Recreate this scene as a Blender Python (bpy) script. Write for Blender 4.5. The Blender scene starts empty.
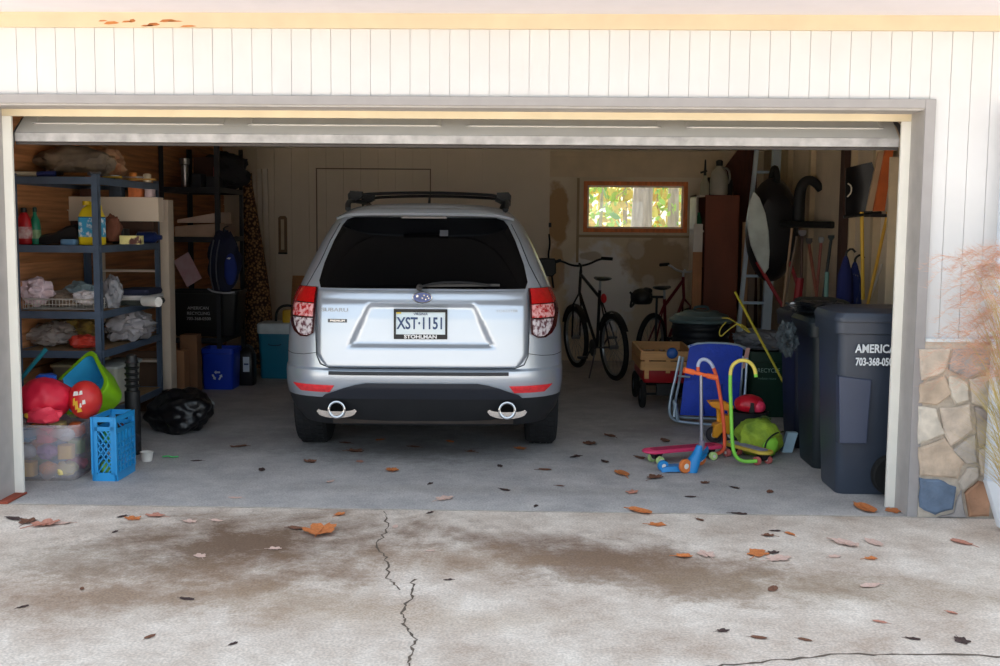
import bpy, bmesh, math, random
from mathutils import Vector, Matrix, Euler, noise
PI = math.pi
C = bpy.context.scene.collection
random.seed(11)

# ---------------------------------------------------------------- camera
CX, CD, CH, YAW, PITCH, ROLL, FPX = 0.4171, 6.11184, 1.55224, 0.02385, 0.0974, 0.00841, 1100.0
_f = Vector((-math.sin(YAW)*math.cos(PITCH), math.cos(YAW)*math.cos(PITCH), -math.sin(PITCH)))
_r0 = Vector((math.cos(YAW), math.sin(YAW), 0)); _u0 = _r0.cross(_f)
_r = math.cos(ROLL)*_r0 + math.sin(ROLL)*_u0
_u = -math.sin(ROLL)*_r0 + math.cos(ROLL)*_u0
CO = Vector((CX, -CD, CH))
def ray(px, py): return _f + _r*(px-500)/FPX - _u*(py-333)/FPX
def W(px, py, y):                       # point of the vertical plane Y = y
    d = ray(px, py); return CO + d*((y-CO.y)/d.y)
def G(px, py, z=0.0):                   # point of the horizontal plane
    d = ray(px, py); return CO + d*((z-CO.z)/d.z)
def XP(px, py, x):
    d = ray(px, py); return CO + d*((x-CO.x)/d.x)
cam = bpy.data.cameras.new('camera'); cam.sensor_width = 36; cam.lens = 36*FPX/1000; cam.clip_end = 200
co = bpy.data.objects.new('camera', cam); C.objects.link(co)
m3 = Matrix((_r, _u, -_f)).transposed()
co.matrix_world = Matrix.Translation(CO) @ m3.to_4x4()
bpy.context.scene.camera = co

# ---------------------------------------------------------------- materials
def lin(c):
    o = []
    for v in c[:3]:
        v /= 255.0
        o.append(v/12.92 if v <= .04045 else ((v+.055)/1.055)**2.4)
    return (*o, 1)
_mats = {}
def M(col, rough=.6, metal=0, n=.12, sc=6, bump=0, bsc=None, col2=None, thr=None, coat=0, key=None, emit=0, trans=0, alpha=1, spec=.5, stretch=None):
    k = key or (tuple(col), rough, metal, n, sc, bump, bsc, tuple(col2) if col2 else None, thr, coat, emit, trans, alpha, spec, stretch)
    if k in _mats: return _mats[k]
    m = bpy.data.materials.new('mat_%d' % len(_mats)); m.use_nodes = True
    nt = m.node_tree; N = nt.nodes; L = nt.links
    b = N['Principled BSDF']
    tc = N.new('ShaderNodeTexCoord'); mp = N.new('ShaderNodeMapping'); L.new(tc.outputs['Object'], mp.inputs[0])
    if stretch: mp.inputs['Scale'].default_value = stretch
    nz = N.new('ShaderNodeTexNoise'); nz.inputs['Scale'].default_value = sc; nz.inputs['Detail'].default_value = 5
    L.new(mp.outputs[0], nz.inputs[0])
    mr = N.new('ShaderNodeMapRange')
    lo, hi = (.3, .7) if thr is None else thr
    mr.inputs['From Min'].default_value = lo; mr.inputs['From Max'].default_value = hi
    L.new(nz.outputs['Fac'], mr.inputs['Value'])
    mx = N.new('ShaderNodeMix'); mx.data_type = 'RGBA'
    c = lin(col)
    if col2 is None:
        a = tuple(v*(1-n) for v in c[:3])+(1,); d = tuple(min(1, v*(1+n)) for v in c[:3])+(1,)
    else: a, d = c, lin(col2)
    mx.inputs[6].default_value = a; mx.inputs[7].default_value = d
    L.new(mr.outputs[0], mx.inputs[0]); L.new(mx.outputs[2], b.inputs['Base Color'])
    b.inputs['Roughness'].default_value = rough; b.inputs['Metallic'].default_value = metal
    b.inputs['Specular IOR Level'].default_value = spec
    if coat: b.inputs['Coat Weight'].default_value = coat; b.inputs['Coat Roughness'].default_value = .06
    if trans: b.inputs['Transmission Weight'].default_value = trans; b.inputs['IOR'].default_value = 1.1
    if alpha < 1: b.inputs['Alpha'].default_value = alpha
    if emit: L.new(mx.outputs[2], b.inputs['Emission Color']); b.inputs['Emission Strength'].default_value = emit
    if bump:
        n2 = N.new('ShaderNodeTexNoise'); n2.inputs['Scale'].default_value = bsc or sc*3; n2.inputs['Detail'].default_value = 6
        L.new(mp.outputs[0], n2.inputs[0])
        bp = N.new('ShaderNodeBump'); bp.inputs['Strength'].default_value = bump; bp.inputs['Distance'].default_value = .02
        L.new(n2.outputs['Fac'], bp.inputs['Height']); L.new(bp.outputs[0], b.inputs['Normal'])
    _mats[k] = m
    return m

def ground_mat(name, base, base2, stains, sc=3.0, rough=.85, speck=.25, wet=0):
    """concrete: two tones, fine grain, and stains with their own outlines: (x, y, rx, ry, rot, colour, strength)"""
    m = bpy.data.materials.new(name); m.use_nodes = True
    nt = m.node_tree; N = nt.nodes; L = nt.links; b = N['Principled BSDF']
    tc = N.new('ShaderNodeTexCoord')
    nz = N.new('ShaderNodeTexNoise'); nz.inputs['Scale'].default_value = sc; nz.inputs['Detail'].default_value = 12; nz.inputs['Roughness'].default_value = .74
    L.new(tc.outputs['Object'], nz.inputs[0])
    r = N.new('ShaderNodeMapRange'); r.inputs['From Min'].default_value = .36; r.inputs['From Max'].default_value = .64
    L.new(nz.outputs['Fac'], r.inputs['Value'])
    mx = N.new('ShaderNodeMix'); mx.data_type = 'RGBA'; mx.inputs[6].default_value = lin(base); mx.inputs[7].default_value = lin(base2)
    L.new(r.outputs[0], mx.inputs[0]); cur = mx.outputs[2]
    wn = N.new('ShaderNodeTexNoise'); wn.inputs['Scale'].default_value = 4.2; wn.inputs['Detail'].default_value = 12; wn.inputs['Roughness'].default_value = .78
    L.new(tc.outputs['Object'], wn.inputs[0])
    for (x, y, rx, ry, rot, col, st) in stains:
        mp = N.new('ShaderNodeMapping'); mp.vector_type = 'TEXTURE'
        mp.inputs['Location'].default_value = (x, y, 0); mp.inputs['Rotation'].default_value = (0, 0, rot); mp.inputs['Scale'].default_value = (rx, ry, 1)
        L.new(tc.outputs['Object'], mp.inputs[0])
        ln = N.new('ShaderNodeVectorMath'); ln.operation = 'LENGTH'; L.new(mp.outputs[0], ln.inputs[0])
        ad = N.new('ShaderNodeMath'); ad.operation = 'MULTIPLY_ADD'; ad.inputs[1].default_value = 3.2
        L.new(wn.outputs['Fac'], ad.inputs[0]); 
        sb = N.new('ShaderNodeMath'); sb.operation = 'SUBTRACT'; L.new(ln.outputs['Value'], sb.inputs[0]); sb.inputs[1].default_value = 1.6
        L.new(sb.outputs[0], ad.inputs[2])
        mr = N.new('ShaderNodeMapRange'); mr.inputs['From Min'].default_value = 1.25; mr.inputs['From Max'].default_value = .2
        mr.inputs['To Min'].default_value = 0; mr.inputs['To Max'].default_value = st; L.new(ad.outputs[0], mr.inputs['Value'])
        m2 = N.new('ShaderNodeMix'); m2.data_type = 'RGBA'; L.new(mr.outputs[0], m2.inputs[0]); L.new(cur, m2.inputs[6]); m2.inputs[7].default_value = lin(col)
        cur = m2.outputs[2]
    f = N.new('ShaderNodeTexNoise'); f.inputs['Scale'].default_value = 90; f.inputs['Detail'].default_value = 4; L.new(tc.outputs['Object'], f.inputs[0])
    fr = N.new('ShaderNodeMapRange'); fr.inputs['From Min'].default_value = .35; fr.inputs['From Max'].default_value = .65
    fr.inputs['To Min'].default_value = 1-speck; fr.inputs['To Max'].default_value = 1+speck*.3; L.new(f.outputs['Fac'], fr.inputs['Value'])
    vm = N.new('ShaderNodeVectorMath'); vm.operation = 'SCALE'; L.new(cur, vm.inputs[0]); L.new(fr.outputs[0], vm.inputs['Scale'])
    L.new(vm.outputs[0], b.inputs['Base Color']); b.inputs['Roughness'].default_value = rough
    bp = N.new('ShaderNodeBump'); bp.inputs['Strength'].default_value = .35; bp.inputs['Distance'].default_value = .006
    L.new(f.outputs['Fac'], bp.inputs['Height']); L.new(bp.outputs[0], b.inputs['Normal'])
    return m

# ---------------------------------------------------------------- mesh helpers
def rot3(rx=0, ry=0, rz=0): return Euler((rx, ry, rz)).to_matrix()
def rrect(w, d, r, n=4, cx=0, cy=0, z=0):
    """rounded rectangle ring in the XY plane"""
    o = []
    r = min(r, w/2-1e-4, d/2-1e-4)
    for qx, qy, a0 in ((1, 1, 0), (-1, 1, PI/2), (-1, -1, PI), (1, -1, 1.5*PI)):
        for i in range(n+1):
            a = a0+i*PI/2/n
            o.append(Vector((cx+qx*(w/2-r)+r*math.cos(a), cy+qy*(d/2-r)+r*math.sin(a), z)))
    return o
def circ(r, n=24, cx=0, cy=0, z=0): return [Vector((cx+r*math.cos(2*PI*i/n), cy+r*math.sin(2*PI*i/n), z)) for i in range(n)]

class MB:
    def __init__(s): s.bm = bmesh.new()
    def verts(s, pts): return [s.bm.verts.new(p) for p in pts]
    def box(s, c, sz, R=None, mi=0):
        R = R or Matrix.Identity(3); c = Vector(c)
        v = s.verts([c+R@Vector((x*sz[0]/2, y*sz[1]/2, z*sz[2]/2)) for x in (-1, 1) for y in (-1, 1) for z in (-1, 1)])
        for q in ((0,1,3,2),(4,6,7,5),(0,4,5,1),(2,3,7,6),(0,2,6,4),(1,5,7,3)):
            f = s.bm.faces.new([v[i] for i in q]); f.material_index = mi
        return s
    def b2(s, lo, hi, mi=0):
        lo, hi = Vector(lo), Vector(hi); return s.box((lo+hi)/2, hi-lo, None, mi)
    def loft(s, rings, cap=True, cap0=None, cap1=None, closed=False, mi=0):
        vs = [s.verts(r) for r in rings]; n = len(rings[0])
        rg = range(len(vs)) if closed else range(len(vs)-1)
        for i in rg:
            a, b = vs[i], vs[(i+1) % len(vs)]
            for j in range(n):
                k = (j+1) % n
                try: s.bm.faces.new((a[j], a[k], b[k], b[j])).material_index = mi
                except ValueError: pass
        if not closed:
            if (cap if cap0 is None else cap0): s.bm.faces.new(vs[0][::-1]).material_index = mi
            if (cap if cap1 is None else cap1): s.bm.faces.new(vs[-1]).material_index = mi
        return s
    def tube(s, pts, r, n=8, closed=False, smooth=0, flat=None, mi=0):
        pts = [Vector(p) for p in pts]
        for _ in range(smooth):
            q = [pts[0]] if not closed else []
            rg = range(len(pts)-1) if not closed else range(len(pts))
            for i in rg:
                a, b = pts[i], pts[(i+1) % len(pts)]
                q += [a.lerp(b, .25), a.lerp(b, .75)]
            if not closed: q.append(pts[-1])
            pts = q
        rr = r if isinstance(r, (list, tuple)) else None
        rings = []; up = None
        for i, p in enumerate(pts):
            if closed: t = pts[(i+1) % len(pts)]-pts[i-1]
            else: t = pts[min(i+1, len(pts)-1)]-pts[max(i-1, 0)]
            t.normalize()
            if up is None:
                up = Vector((0, 0, 1)) if abs(t.z) < .9 else Vector((1, 0, 0))
            a = t.cross(up).normalized(); up = a.cross(t).normalized()
            R_ = rr[min(len(rr)-1, int(i*len(rr)/len(pts)))] if rr and len(rr) != 2 else (rr[0]+(rr[1]-rr[0])*i/max(1, len(pts)-1) if rr else r)
            k = flat or 1
            rings.append([p+a*math.cos(2*PI*j/n)*R_+up*math.sin(2*PI*j/n)*R_*k for j in range(n)])
        return s.loft(rings, closed=closed, mi=mi)
    def cyl(s, p0, p1, r0, r1=None, n=20, mi=0): return s.tube([p0, p1], (r0, r1 if r1 is not None else r0), n, mi=mi)
    def lathe(s, prof, c=(0, 0, 0), n=28, R=None, cap=True, mi=0):
        R = R or Matrix.Identity(3); c = Vector(c)
        return s.loft([[c+R@Vector((r*math.cos(2*PI*j/n), r*math.sin(2*PI*j/n), z)) for j in range(n)] for r, z in prof], cap, mi=mi)
    def torus(s, c, R0, r, R=None, n=40, k=8, mi=0, sq=1):
        R = R or Matrix.Identity(3); c = Vector(c)      # ring axis = local z
        rings = []
        for i in range(n):
            a = 2*PI*i/n; d = Vector((math.cos(a), math.sin(a), 0))
            rings.append([c+R@(d*(R0+r*math.cos(2*PI*j/k))+Vector((0, 0, r*sq*math.sin(2*PI*j/k)))) for j in range(k)])
        return s.loft(rings, closed=True, mi=mi)
    def blob(s, c, rad, amp=.15, fr=2.0, seed=0, sub=3, R=None, flat=None, crease=0, mi=0):
        R = R or Matrix.Identity(3); c = Vector(c)
        r = bmesh.ops.create_icosphere(s.bm, subdivisions=sub, radius=1)
        off = Vector((seed*7.3, seed*3.1, seed*1.7))
        for v in r['verts']:
            p = v.co.copy()
            k = 1+amp*noise.noise(p*fr+off)+amp*.5*noise.noise(p*fr*2.3+off)
            if crease: k += crease*(abs(noise.noise(p*fr*3+off))-.25)
            q = Vector((p.x*rad[0], p.y*rad[1], p.z*rad[2]))*k
            v.co = c+R@q
            if flat is not None and v.co.z < flat: v.co.z = flat+(v.co.z-flat)*.03
        for f in {f for v in r['verts'] for f in v.link_faces}: f.material_index = mi; f.smooth = True
        return s
    def prism(s, poly, t, O=(0, 0, 0), ax=(1, 0, 0), ay=(0, 0, 1), mi=0):
        """polygon poly in the plane (ax, ay) at O, thickened by t along ax x ay (both sides)"""
        O = Vector(O); ax = Vector(ax).normalized(); ay = Vector(ay).normalized(); nrm = ax.cross(ay)
        a = [O+ax*x+ay*y-nrm*t/2 for x, y in poly]; b = [p+nrm*t for p in a]
        return s.loft([a, b], mi=mi)
    def quad(s, pts, mi=0): s.bm.faces.new(s.verts(pts)).material_index = mi; return s
    def bar(s, p0, p1, w, t, up=(0, 0, 1), mi=0):
        """rectangular bar from p0 to p1, w across, t thick along up-ish"""
        p0, p1 = Vector(p0), Vector(p1); d = (p1-p0).normalized(); u = Vector(up)
        if abs(d.dot(u)) > .95: u = Vector((0, 1, 0))
        a = d.cross(u).normalized(); u = a.cross(d)
        rg = lambda p: [p+a*w/2+u*t/2, p-a*w/2+u*t/2, p-a*w/2-u*t/2, p+a*w/2-u*t/2]
        return s.loft([rg(p0), rg(p1)], mi=mi)
    def build(s, name, m, parent=None, smooth=True, bev=0, loc=None, xf=None):
        bmesh.ops.recalc_face_normals(s.bm, faces=s.bm.faces)
        if xf is not None: bmesh.ops.transform(s.bm, matrix=xf, verts=s.bm.verts)
        if parent is None and loc is None and len(s.bm.verts):        # origin at the base centre
            xs = [v.co for v in s.bm.verts]
            loc = Vector(((min(p.x for p in xs)+max(p.x for p in xs))/2, (min(p.y for p in xs)+max(p.y for p in xs))/2, min(p.z for p in xs)))
        if loc is not None:
            bmesh.ops.translate(s.bm, verts=s.bm.verts, vec=-Vector(loc))
        me = bpy.data.meshes.new(name)
        for f in s.bm.faces: f.smooth = smooth
        s.bm.to_mesh(me); s.bm.free()
        for x in (m if isinstance(m, (list, tuple)) else [m]): me.materials.append(x)
        o = bpy.data.objects.new(name, me); C.objects.link(o)
        if smooth: me.set_sharp_from_angle(angle=math.radians(38))
        if parent is not None: o.parent = parent
        if loc is not None: o.location = loc
        if bev:
            bv = o.modifiers.new('bevel', 'BEVEL'); bv.width = bev; bv.segments = 2; bv.limit_method = 'ANGLE'; bv.angle_limit = .6
        return o
def thing(name, label, cat, loc=(0, 0, 0), rz=0, group=None, rx=0, ry=0):
    o = bpy.data.objects.new(name, None); C.objects.link(o); o.empty_display_size = .1
    o.location = loc; o.rotation_euler = (rx, ry, rz)
    return tag(o, label, cat, group)
def tag(o, label, cat, group=None, kind=None):
    o['label'] = label; o['category'] = cat
    if group: o['group'] = group
    if kind: o['kind'] = kind
    return o
def struct(o, label=None):
    o['kind'] = 'structure'
    if label: o['label'] = label
    return o
def dup(root, label=None, loc=None, rot=None, scale=None):
    r = root.copy(); C.objects.link(r)
    if loc is not None: r.location = loc
    if rot is not None: r.rotation_euler = rot
    if scale is not None: r.scale = (scale,)*3
    if label: r['label'] = label
    for ch in list(root.children):
        c = ch.copy(); C.objects.link(c); c.parent = r
        for g in list(ch.children):
            d = g.copy(); C.objects.link(d); d.parent = c
    return r
def text(name, s, size, m, parent, loc, rot=(PI/2, 0, 0), ext=.001, sx=1, label=None, bold=0, al='CENTER'):
    cu = bpy.data.curves.new(name, 'FONT'); cu.body = s; cu.size = size; cu.extrude = ext; cu.align_x = al; cu.align_y = 'CENTER'; cu.offset = bold
    cu.resolution_u = 3
    t = bpy.data.objects.new(name, cu); C.objects.link(t)
    dg = bpy.context.evaluated_depsgraph_get()
    me = bpy.data.meshes.new_from_object(t.evaluated_get(dg))
    bpy.data.objects.remove(t); 
    me.materials.clear(); me.materials.append(m)
    o = bpy.data.objects.new(name, me); C.objects.link(o); o.location = loc; o.rotation_euler = rot; o.scale = (sx, 1, 1)
    if parent is not None: o.parent = parent
    if label: o['label'] = label
    return o
BLK = M((22, 22, 24), .5); RUB = M((20, 20, 21), .85, n=.2); CHR = M((200, 202, 205), .18, 1, n=.03)
ALU = M((178, 184, 192), .35, .85, n=.08); STL = M((120, 124, 130), .4, .8, n=.1)
# ---------------------------------------------------------------- the setting
WX, WY, CZ = 3.1, 6.6, 2.42          # half width, depth, ceiling height
white_w = M((232, 226, 216), .7, n=.05, sc=3); siding_m = M((205, 205, 207), .75, n=.03, sc=4)
trim_m = M((172, 168, 166), .7, n=.08, sc=8); cream = M((222, 208, 178), .7, n=.06, sc=5)
S_ = lambda px, py, rx, ry, rot, col, st: (G(px, py).x, G(px, py).y, rx, ry, rot, col, st)
drv = ground_mat('driveway_concrete', (186, 168, 154), (232, 222, 212), [
    S_(235, 545, .85, .62, .3, (112, 86, 66), .95), S_(150, 590, 1.0, .36, .35, (140, 112, 88), .75), S_(300, 600, .6, .2, -.1, (166, 142, 118), .5),
    S_(590, 558, .8, .38, -.4, (112, 86, 70), .9), S_(680, 572, .8, .32, -.3, (136, 110, 88), .75), S_(470, 560, .5, .25, 0, (160, 134, 110), .55),
    S_(830, 590, 1.1, .22, -.1, (158, 138, 116), .55), S_(60, 560, .6, .35, 0, (150, 134, 118), .45), S_(420, 620, .7, .15, 0, (176, 152, 128), .4)], sc=2.2)
flo = ground_mat('garage_concrete', (166, 164, 166), (200, 197, 196), [
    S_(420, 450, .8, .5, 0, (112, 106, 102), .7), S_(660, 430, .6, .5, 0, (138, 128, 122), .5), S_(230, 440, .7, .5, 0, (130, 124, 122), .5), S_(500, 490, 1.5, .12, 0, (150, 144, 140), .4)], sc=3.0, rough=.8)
b = MB(); b.b2((-WX-.2, -.22, -.2), (WX+.2, WY+.2, 0)); struct(b.build('floor', flo, loc=(0, 0, 0)))
b = MB(); b.b2((-9, -14, -.2), (9, -.235, 0)); driveway = struct(b.build('driveway', drv, loc=(0, 0, 0)))
crk = M((96, 84, 74), .9)
b = MB()
def crack(pts, w0, sd, br=.012):
    rnd = random.Random(sd); P = []
    for i in range(len(pts)-1):
        a, c = Vector(pts[i]), Vector(pts[i+1]); n = 7
        for k in range(n): P.append(a.lerp(c, k/n)+Vector((rnd.uniform(-br, br), rnd.uniform(-br, br), 0)))
    P.append(Vector(pts[-1])); L_, R_ = [], []
    for i, p in enumerate(P):
        t = (P[min(i+1, len(P)-1)]-P[max(i-1, 0)]).normalized(); a = Vector((t.y, -t.x, 0)); w = w0*rnd.uniform(.25, 1.3)
        L_.append(p+a*w/2+Vector((0, 0, .0012))); R_.append(p-a*w/2+Vector((0, 0, .0012)))
    for i in range(len(P)-1): b.quad([L_[i], L_[i+1], R_[i+1], R_[i]])
crack([G(385, 512), G(388, 528), G(377, 545), G(386, 560), G(388, 578), G(400, 590)], .009, 1)
crack([G(413, 580), G(411, 597), G(403, 612), G(403, 625), G(415, 640), G(409, 655), G(409, 672)], .012, 2)
crack([G(700, 668), G(760, 662), G(830, 655), G(900, 654), G(1010, 657)], .014, 3, .01)
b.build('crack', crk, driveway, False)
b = MB(); b.b2((-2.6, -.231, .0005), (2.6, -.223, .002)); struct(b.build('trim_1', M((190, 182, 172), .9, n=.3, sc=14), None, False), 'pale joint strip between garage slab and driveway')

# siding: grooved vertical boards on a recessed backing, one mesh for the front wall
b = MB()
OXL, OXR, OZ = -2.56, 2.54, 2.17
def boards(x0, x1, z0, z1, y=-.2, step=.105, gap=.003, dy=.006, t=.18):
    b.b2((x0, y+dy, z0), (x1, y+t, z1))
    x = math.floor(x0/step)*step
    while x < x1:
        a, c = max(x, x0), min(x+step-gap, x1)
        if c-a > .01: b.b2((a, y, z0), (c, y+dy+.002, z1))
        x += step
boards(-4.2, 4.2, OZ+.04, 2.62); boards(OXR, 4.2, 0, OZ+.04); boards(-4.2, OXL, 0, OZ+.04)
struct(b.build('wall_front', siding_m, None, False))
b = MB(); b.b2((-4.2, -.225, 2.578), (4.2, -.2, 2.66)); b.build
o = struct(b.build('trim_2', M((204, 188, 160), .7, n=.05), None, False), 'cream frieze board under the soffit')
pb = MB()
rnd = random.Random(4)
for k in range(9):
    p = W(105+k*10+rnd.uniform(-4, 4), 23+rnd.uniform(-3, 4), -.2255); w = rnd.uniform(.02, .09) if k < 6 else rnd.uniform(.05, .12); h = rnd.uniform(.006, .02)
    pb.prism([(-w/2, -h*.4), (-w*.2, -h/2), (w*.3, -h*.3), (w/2, 0), (w*.2, h/2), (-w*.3, h*.35)], .0012, (p.x, -.226, p.z))
pb.build('peeled_patch', M((196, 128, 74), .9, col2=(160, 96, 52)), o, False, xf=Matrix.Translation(-o.location))
b = MB(); b.b2((-4.2, -.75, 2.655), (4.2, -.2, 2.685)); b.b2((-4.2, -.78, 2.66), (4.2, -.75, 2.79))
struct(b.build('roof_eave', M((222, 219, 226), .7, n=.02), None, False))
rf = M((70, 64, 60), .9, n=.2, sc=30)
b = MB()
for s_ in (0, 1):
    y0, y1 = (-.78, 3.3) if s_ == 0 else (8.3, 3.3)  # unseen rear eave, stretched far past the back wall to shade the window from sun
    b.loft([[Vector((x, y0, 2.8)), Vector((x, y1, 4.5)), Vector((x, y1, 4.4)), Vector((x, y0, 2.7))] for x in (-4.4, 4.4)])
struct(b.build('roof', rf, None, False))
# jamb, stops and outer trim of the big opening
b = MB(); gj = M((172, 168, 166), .65, n=.08, sc=9)
b.b2((2.49, -.215, 0), (2.538, .06, 2.22)); b.b2((-2.56, -.215, 0), (-2.49, .06, 2.24)); b.b2((-2.49, -.215, 2.17), (2.49, .06, 2.22))
struct(b.build('trim_3', gj, None, False, bev=.003), 'grey jamb boards lining the wide garage opening')
b = MB()
b.b2((2.49, -.228, 0), (2.545, -.215, 2.228)); b.b2((-2.57, -.228, 0), (-2.49, -.215, 2.228)); b.b2((-2.49, -.228, 2.18), (2.49, -.215, 2.228))
struct(b.build('trim_4', M((152, 149, 150), .65, n=.06, sc=9), None, False, bev=.003), 'grey outer casing round the garage opening')
b = MB()
b.b2((2.44, -.02, 0), (2.49, .0, 2.131)); b.b2((-2.49, -.02, 0), (-2.44, .0, 2.131)); 
struct(b.build('trim_5', M((236, 234, 226), .6, n=.03), None, False), 'white weather stops on the jambs')
b = MB(); b.b2((-2.49, -.02, 2.132), (2.49, .0, 2.17))
struct(b.build('trim_6', cream, None, False), 'cream weather stop across the head of the opening')
# red-brown rust strip at the left jamb foot
b = MB(); p = G(0, 505); b.b2((-2.5, -.24, .002), (-2.43, .0, .012)); struct(b.build('trim_7', M((150, 70, 50), .9), None, False), 'rusty red strip at the foot of the left jamb')

# sectional overhead door, raised: last section hangs tilted in the opening, the rest runs under the ceiling
dm = M((205, 203, 200), .5, n=.04)
b = MB()
secs = [((.05, 2.215), (.07, 2.045)), ]
def panel(x0, x1, a, c, t=.04):
    a, c = Vector((0, *a)), Vector((0, *c)); d = (c-a).normalized(); nrm = Vector((0, -d.z, d.y))
    if nrm.y > 0: nrm = -nrm
    b.loft([[Vector((x, 0, 0))+a, Vector((x, 0, 0))+c, Vector((x, 0, 0))+c-nrm*t, Vector((x, 0, 0))+a-nrm*t] for x in (x0, x1)])
    k = 4; L_ = (x1-x0)/k
    for i in range(k):      # raised panel moulding
        xa, xb = x0+i*L_+.07, x0+(i+1)*L_-.07
        pa, pc = a.lerp(c, .22), a.lerp(c, .74)
        for (u0, u1, v0, v1) in ((xa, xb, 0, .06), (xa, xb, .94, 1), (xa, xa+.02, 0, 1), (xb-.02, xb, 0, 1)):
            q0, q1 = pa.lerp(pc, v0), pa.lerp(pc, v1)
            b.loft([[Vector((x, 0, 0))+q0, Vector((x, 0, 0))+q1, Vector((x, 0, 0))+q1+nrm*.006, Vector((x, 0, 0))+q0+nrm*.006] for x in (u0, u1)])
DX = 2.45
panel(-DX, DX, (.30, 2.26), (.04, 2.045))
b.b2((-DX, .3, 2.25), (DX, .8, 2.29)); b.b2((-DX, .82, 2.26), (DX, 1.32, 2.3)); b.b2((-DX, 1.34, 2.26), (DX, 1.84, 2.3)); b.b2((-DX, 1.86, 2.26), (DX, 2.36, 2.3))
door = struct(b.build('door_1', dm, None, False), 'raised white sectional garage door')
iv = Matrix.Translation(-door.location)
b = MB(); b.b2((-DX, .035, 1.998), (DX, .085, 2.047)); b.build('bottom_rail', M((170, 168, 168), .6, n=.25, sc=14), door, False, xf=iv, bev=.004)
b = MB(); b.tube([(-DX, .06, 1.992), (0, .06, 1.990), (DX, .06, 1.992)], .012, 6); b.build('bottom_seal', M((70, 66, 64), .9), door, xf=iv)
for sx in (-1, 1):
    b = MB(); x = sx*2.545
    P = [(x, .13, .05), (x, .13, 1.7), (x, .17, 1.95), (x, .3, 2.12), (x, .5, 2.2), (x, 1.0, 2.22), (x, 2.5, 2.22)]
    b.tube(P, .016, 4, smooth=1)
    b.build('track', STL, door, xf=iv)

# garage shell
gw = M((196, 176, 150), .8, n=.1, sc=2)
b = MB(); b.b2((-WX-.12, -.02, CZ), (WX+.12, WY+.15, CZ+.1)); struct(b.build('ceiling', M((222, 206, 184), .8, n=.08, sc=2), None, False))
wl = M((178, 122, 80), .75, n=.35, sc=4, stretch=(1, .4, 9))
b = MB(); b.b2((-WX-.12, -.02, 0), (-WX, WY+.12, CZ))
for k in range(19): b.b2((-WX, 0, .02+k*.125), (-WX+.012+.004*(k % 2), WY, .02+k*.125+.118))
struct(b.build('wall_left', wl, None, False))
b = MB(); b.b2((WX, -.02, 0), (WX+.12, WY+.12, CZ))
struct(b.build('wall_right', M((206, 188, 164), .85, n=.14, sc=2.5), None, False))
b = MB()     # studs, panels on the right wall
for y, w, d in ((1.72, .09, .05), (2.35, .06, .06), (3.0, .07, .05), (4.3, .09, .05), (5.2, .09, .05)):
    b.b2((WX-d, y, 0), (WX, y+w, CZ))
struct(b.build('trim_8', M((190, 170, 140), .8, n=.12), None, False), 'bare studs along the right wall')
b = MB(); q = XP(845, 200, WX-.07); b.b2((WX-.1, q.y-.05, 0), (WX, q.y+.06, CZ)); struct(b.build('trim_9', M((62, 38, 30), .8), None, False), 'dark brown post on the right wall')
b = MB(); b.b2((-WX, -.02, 0), (-2.575, .1, CZ)); b.b2((2.575, -.0, 0), (WX, .1, CZ)); b.b2((-2.575, .07, 2.34), (2.575, .1, CZ)); struct(b.build('wall_inner_front', M((170, 140, 108), .85), None, False))

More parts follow.
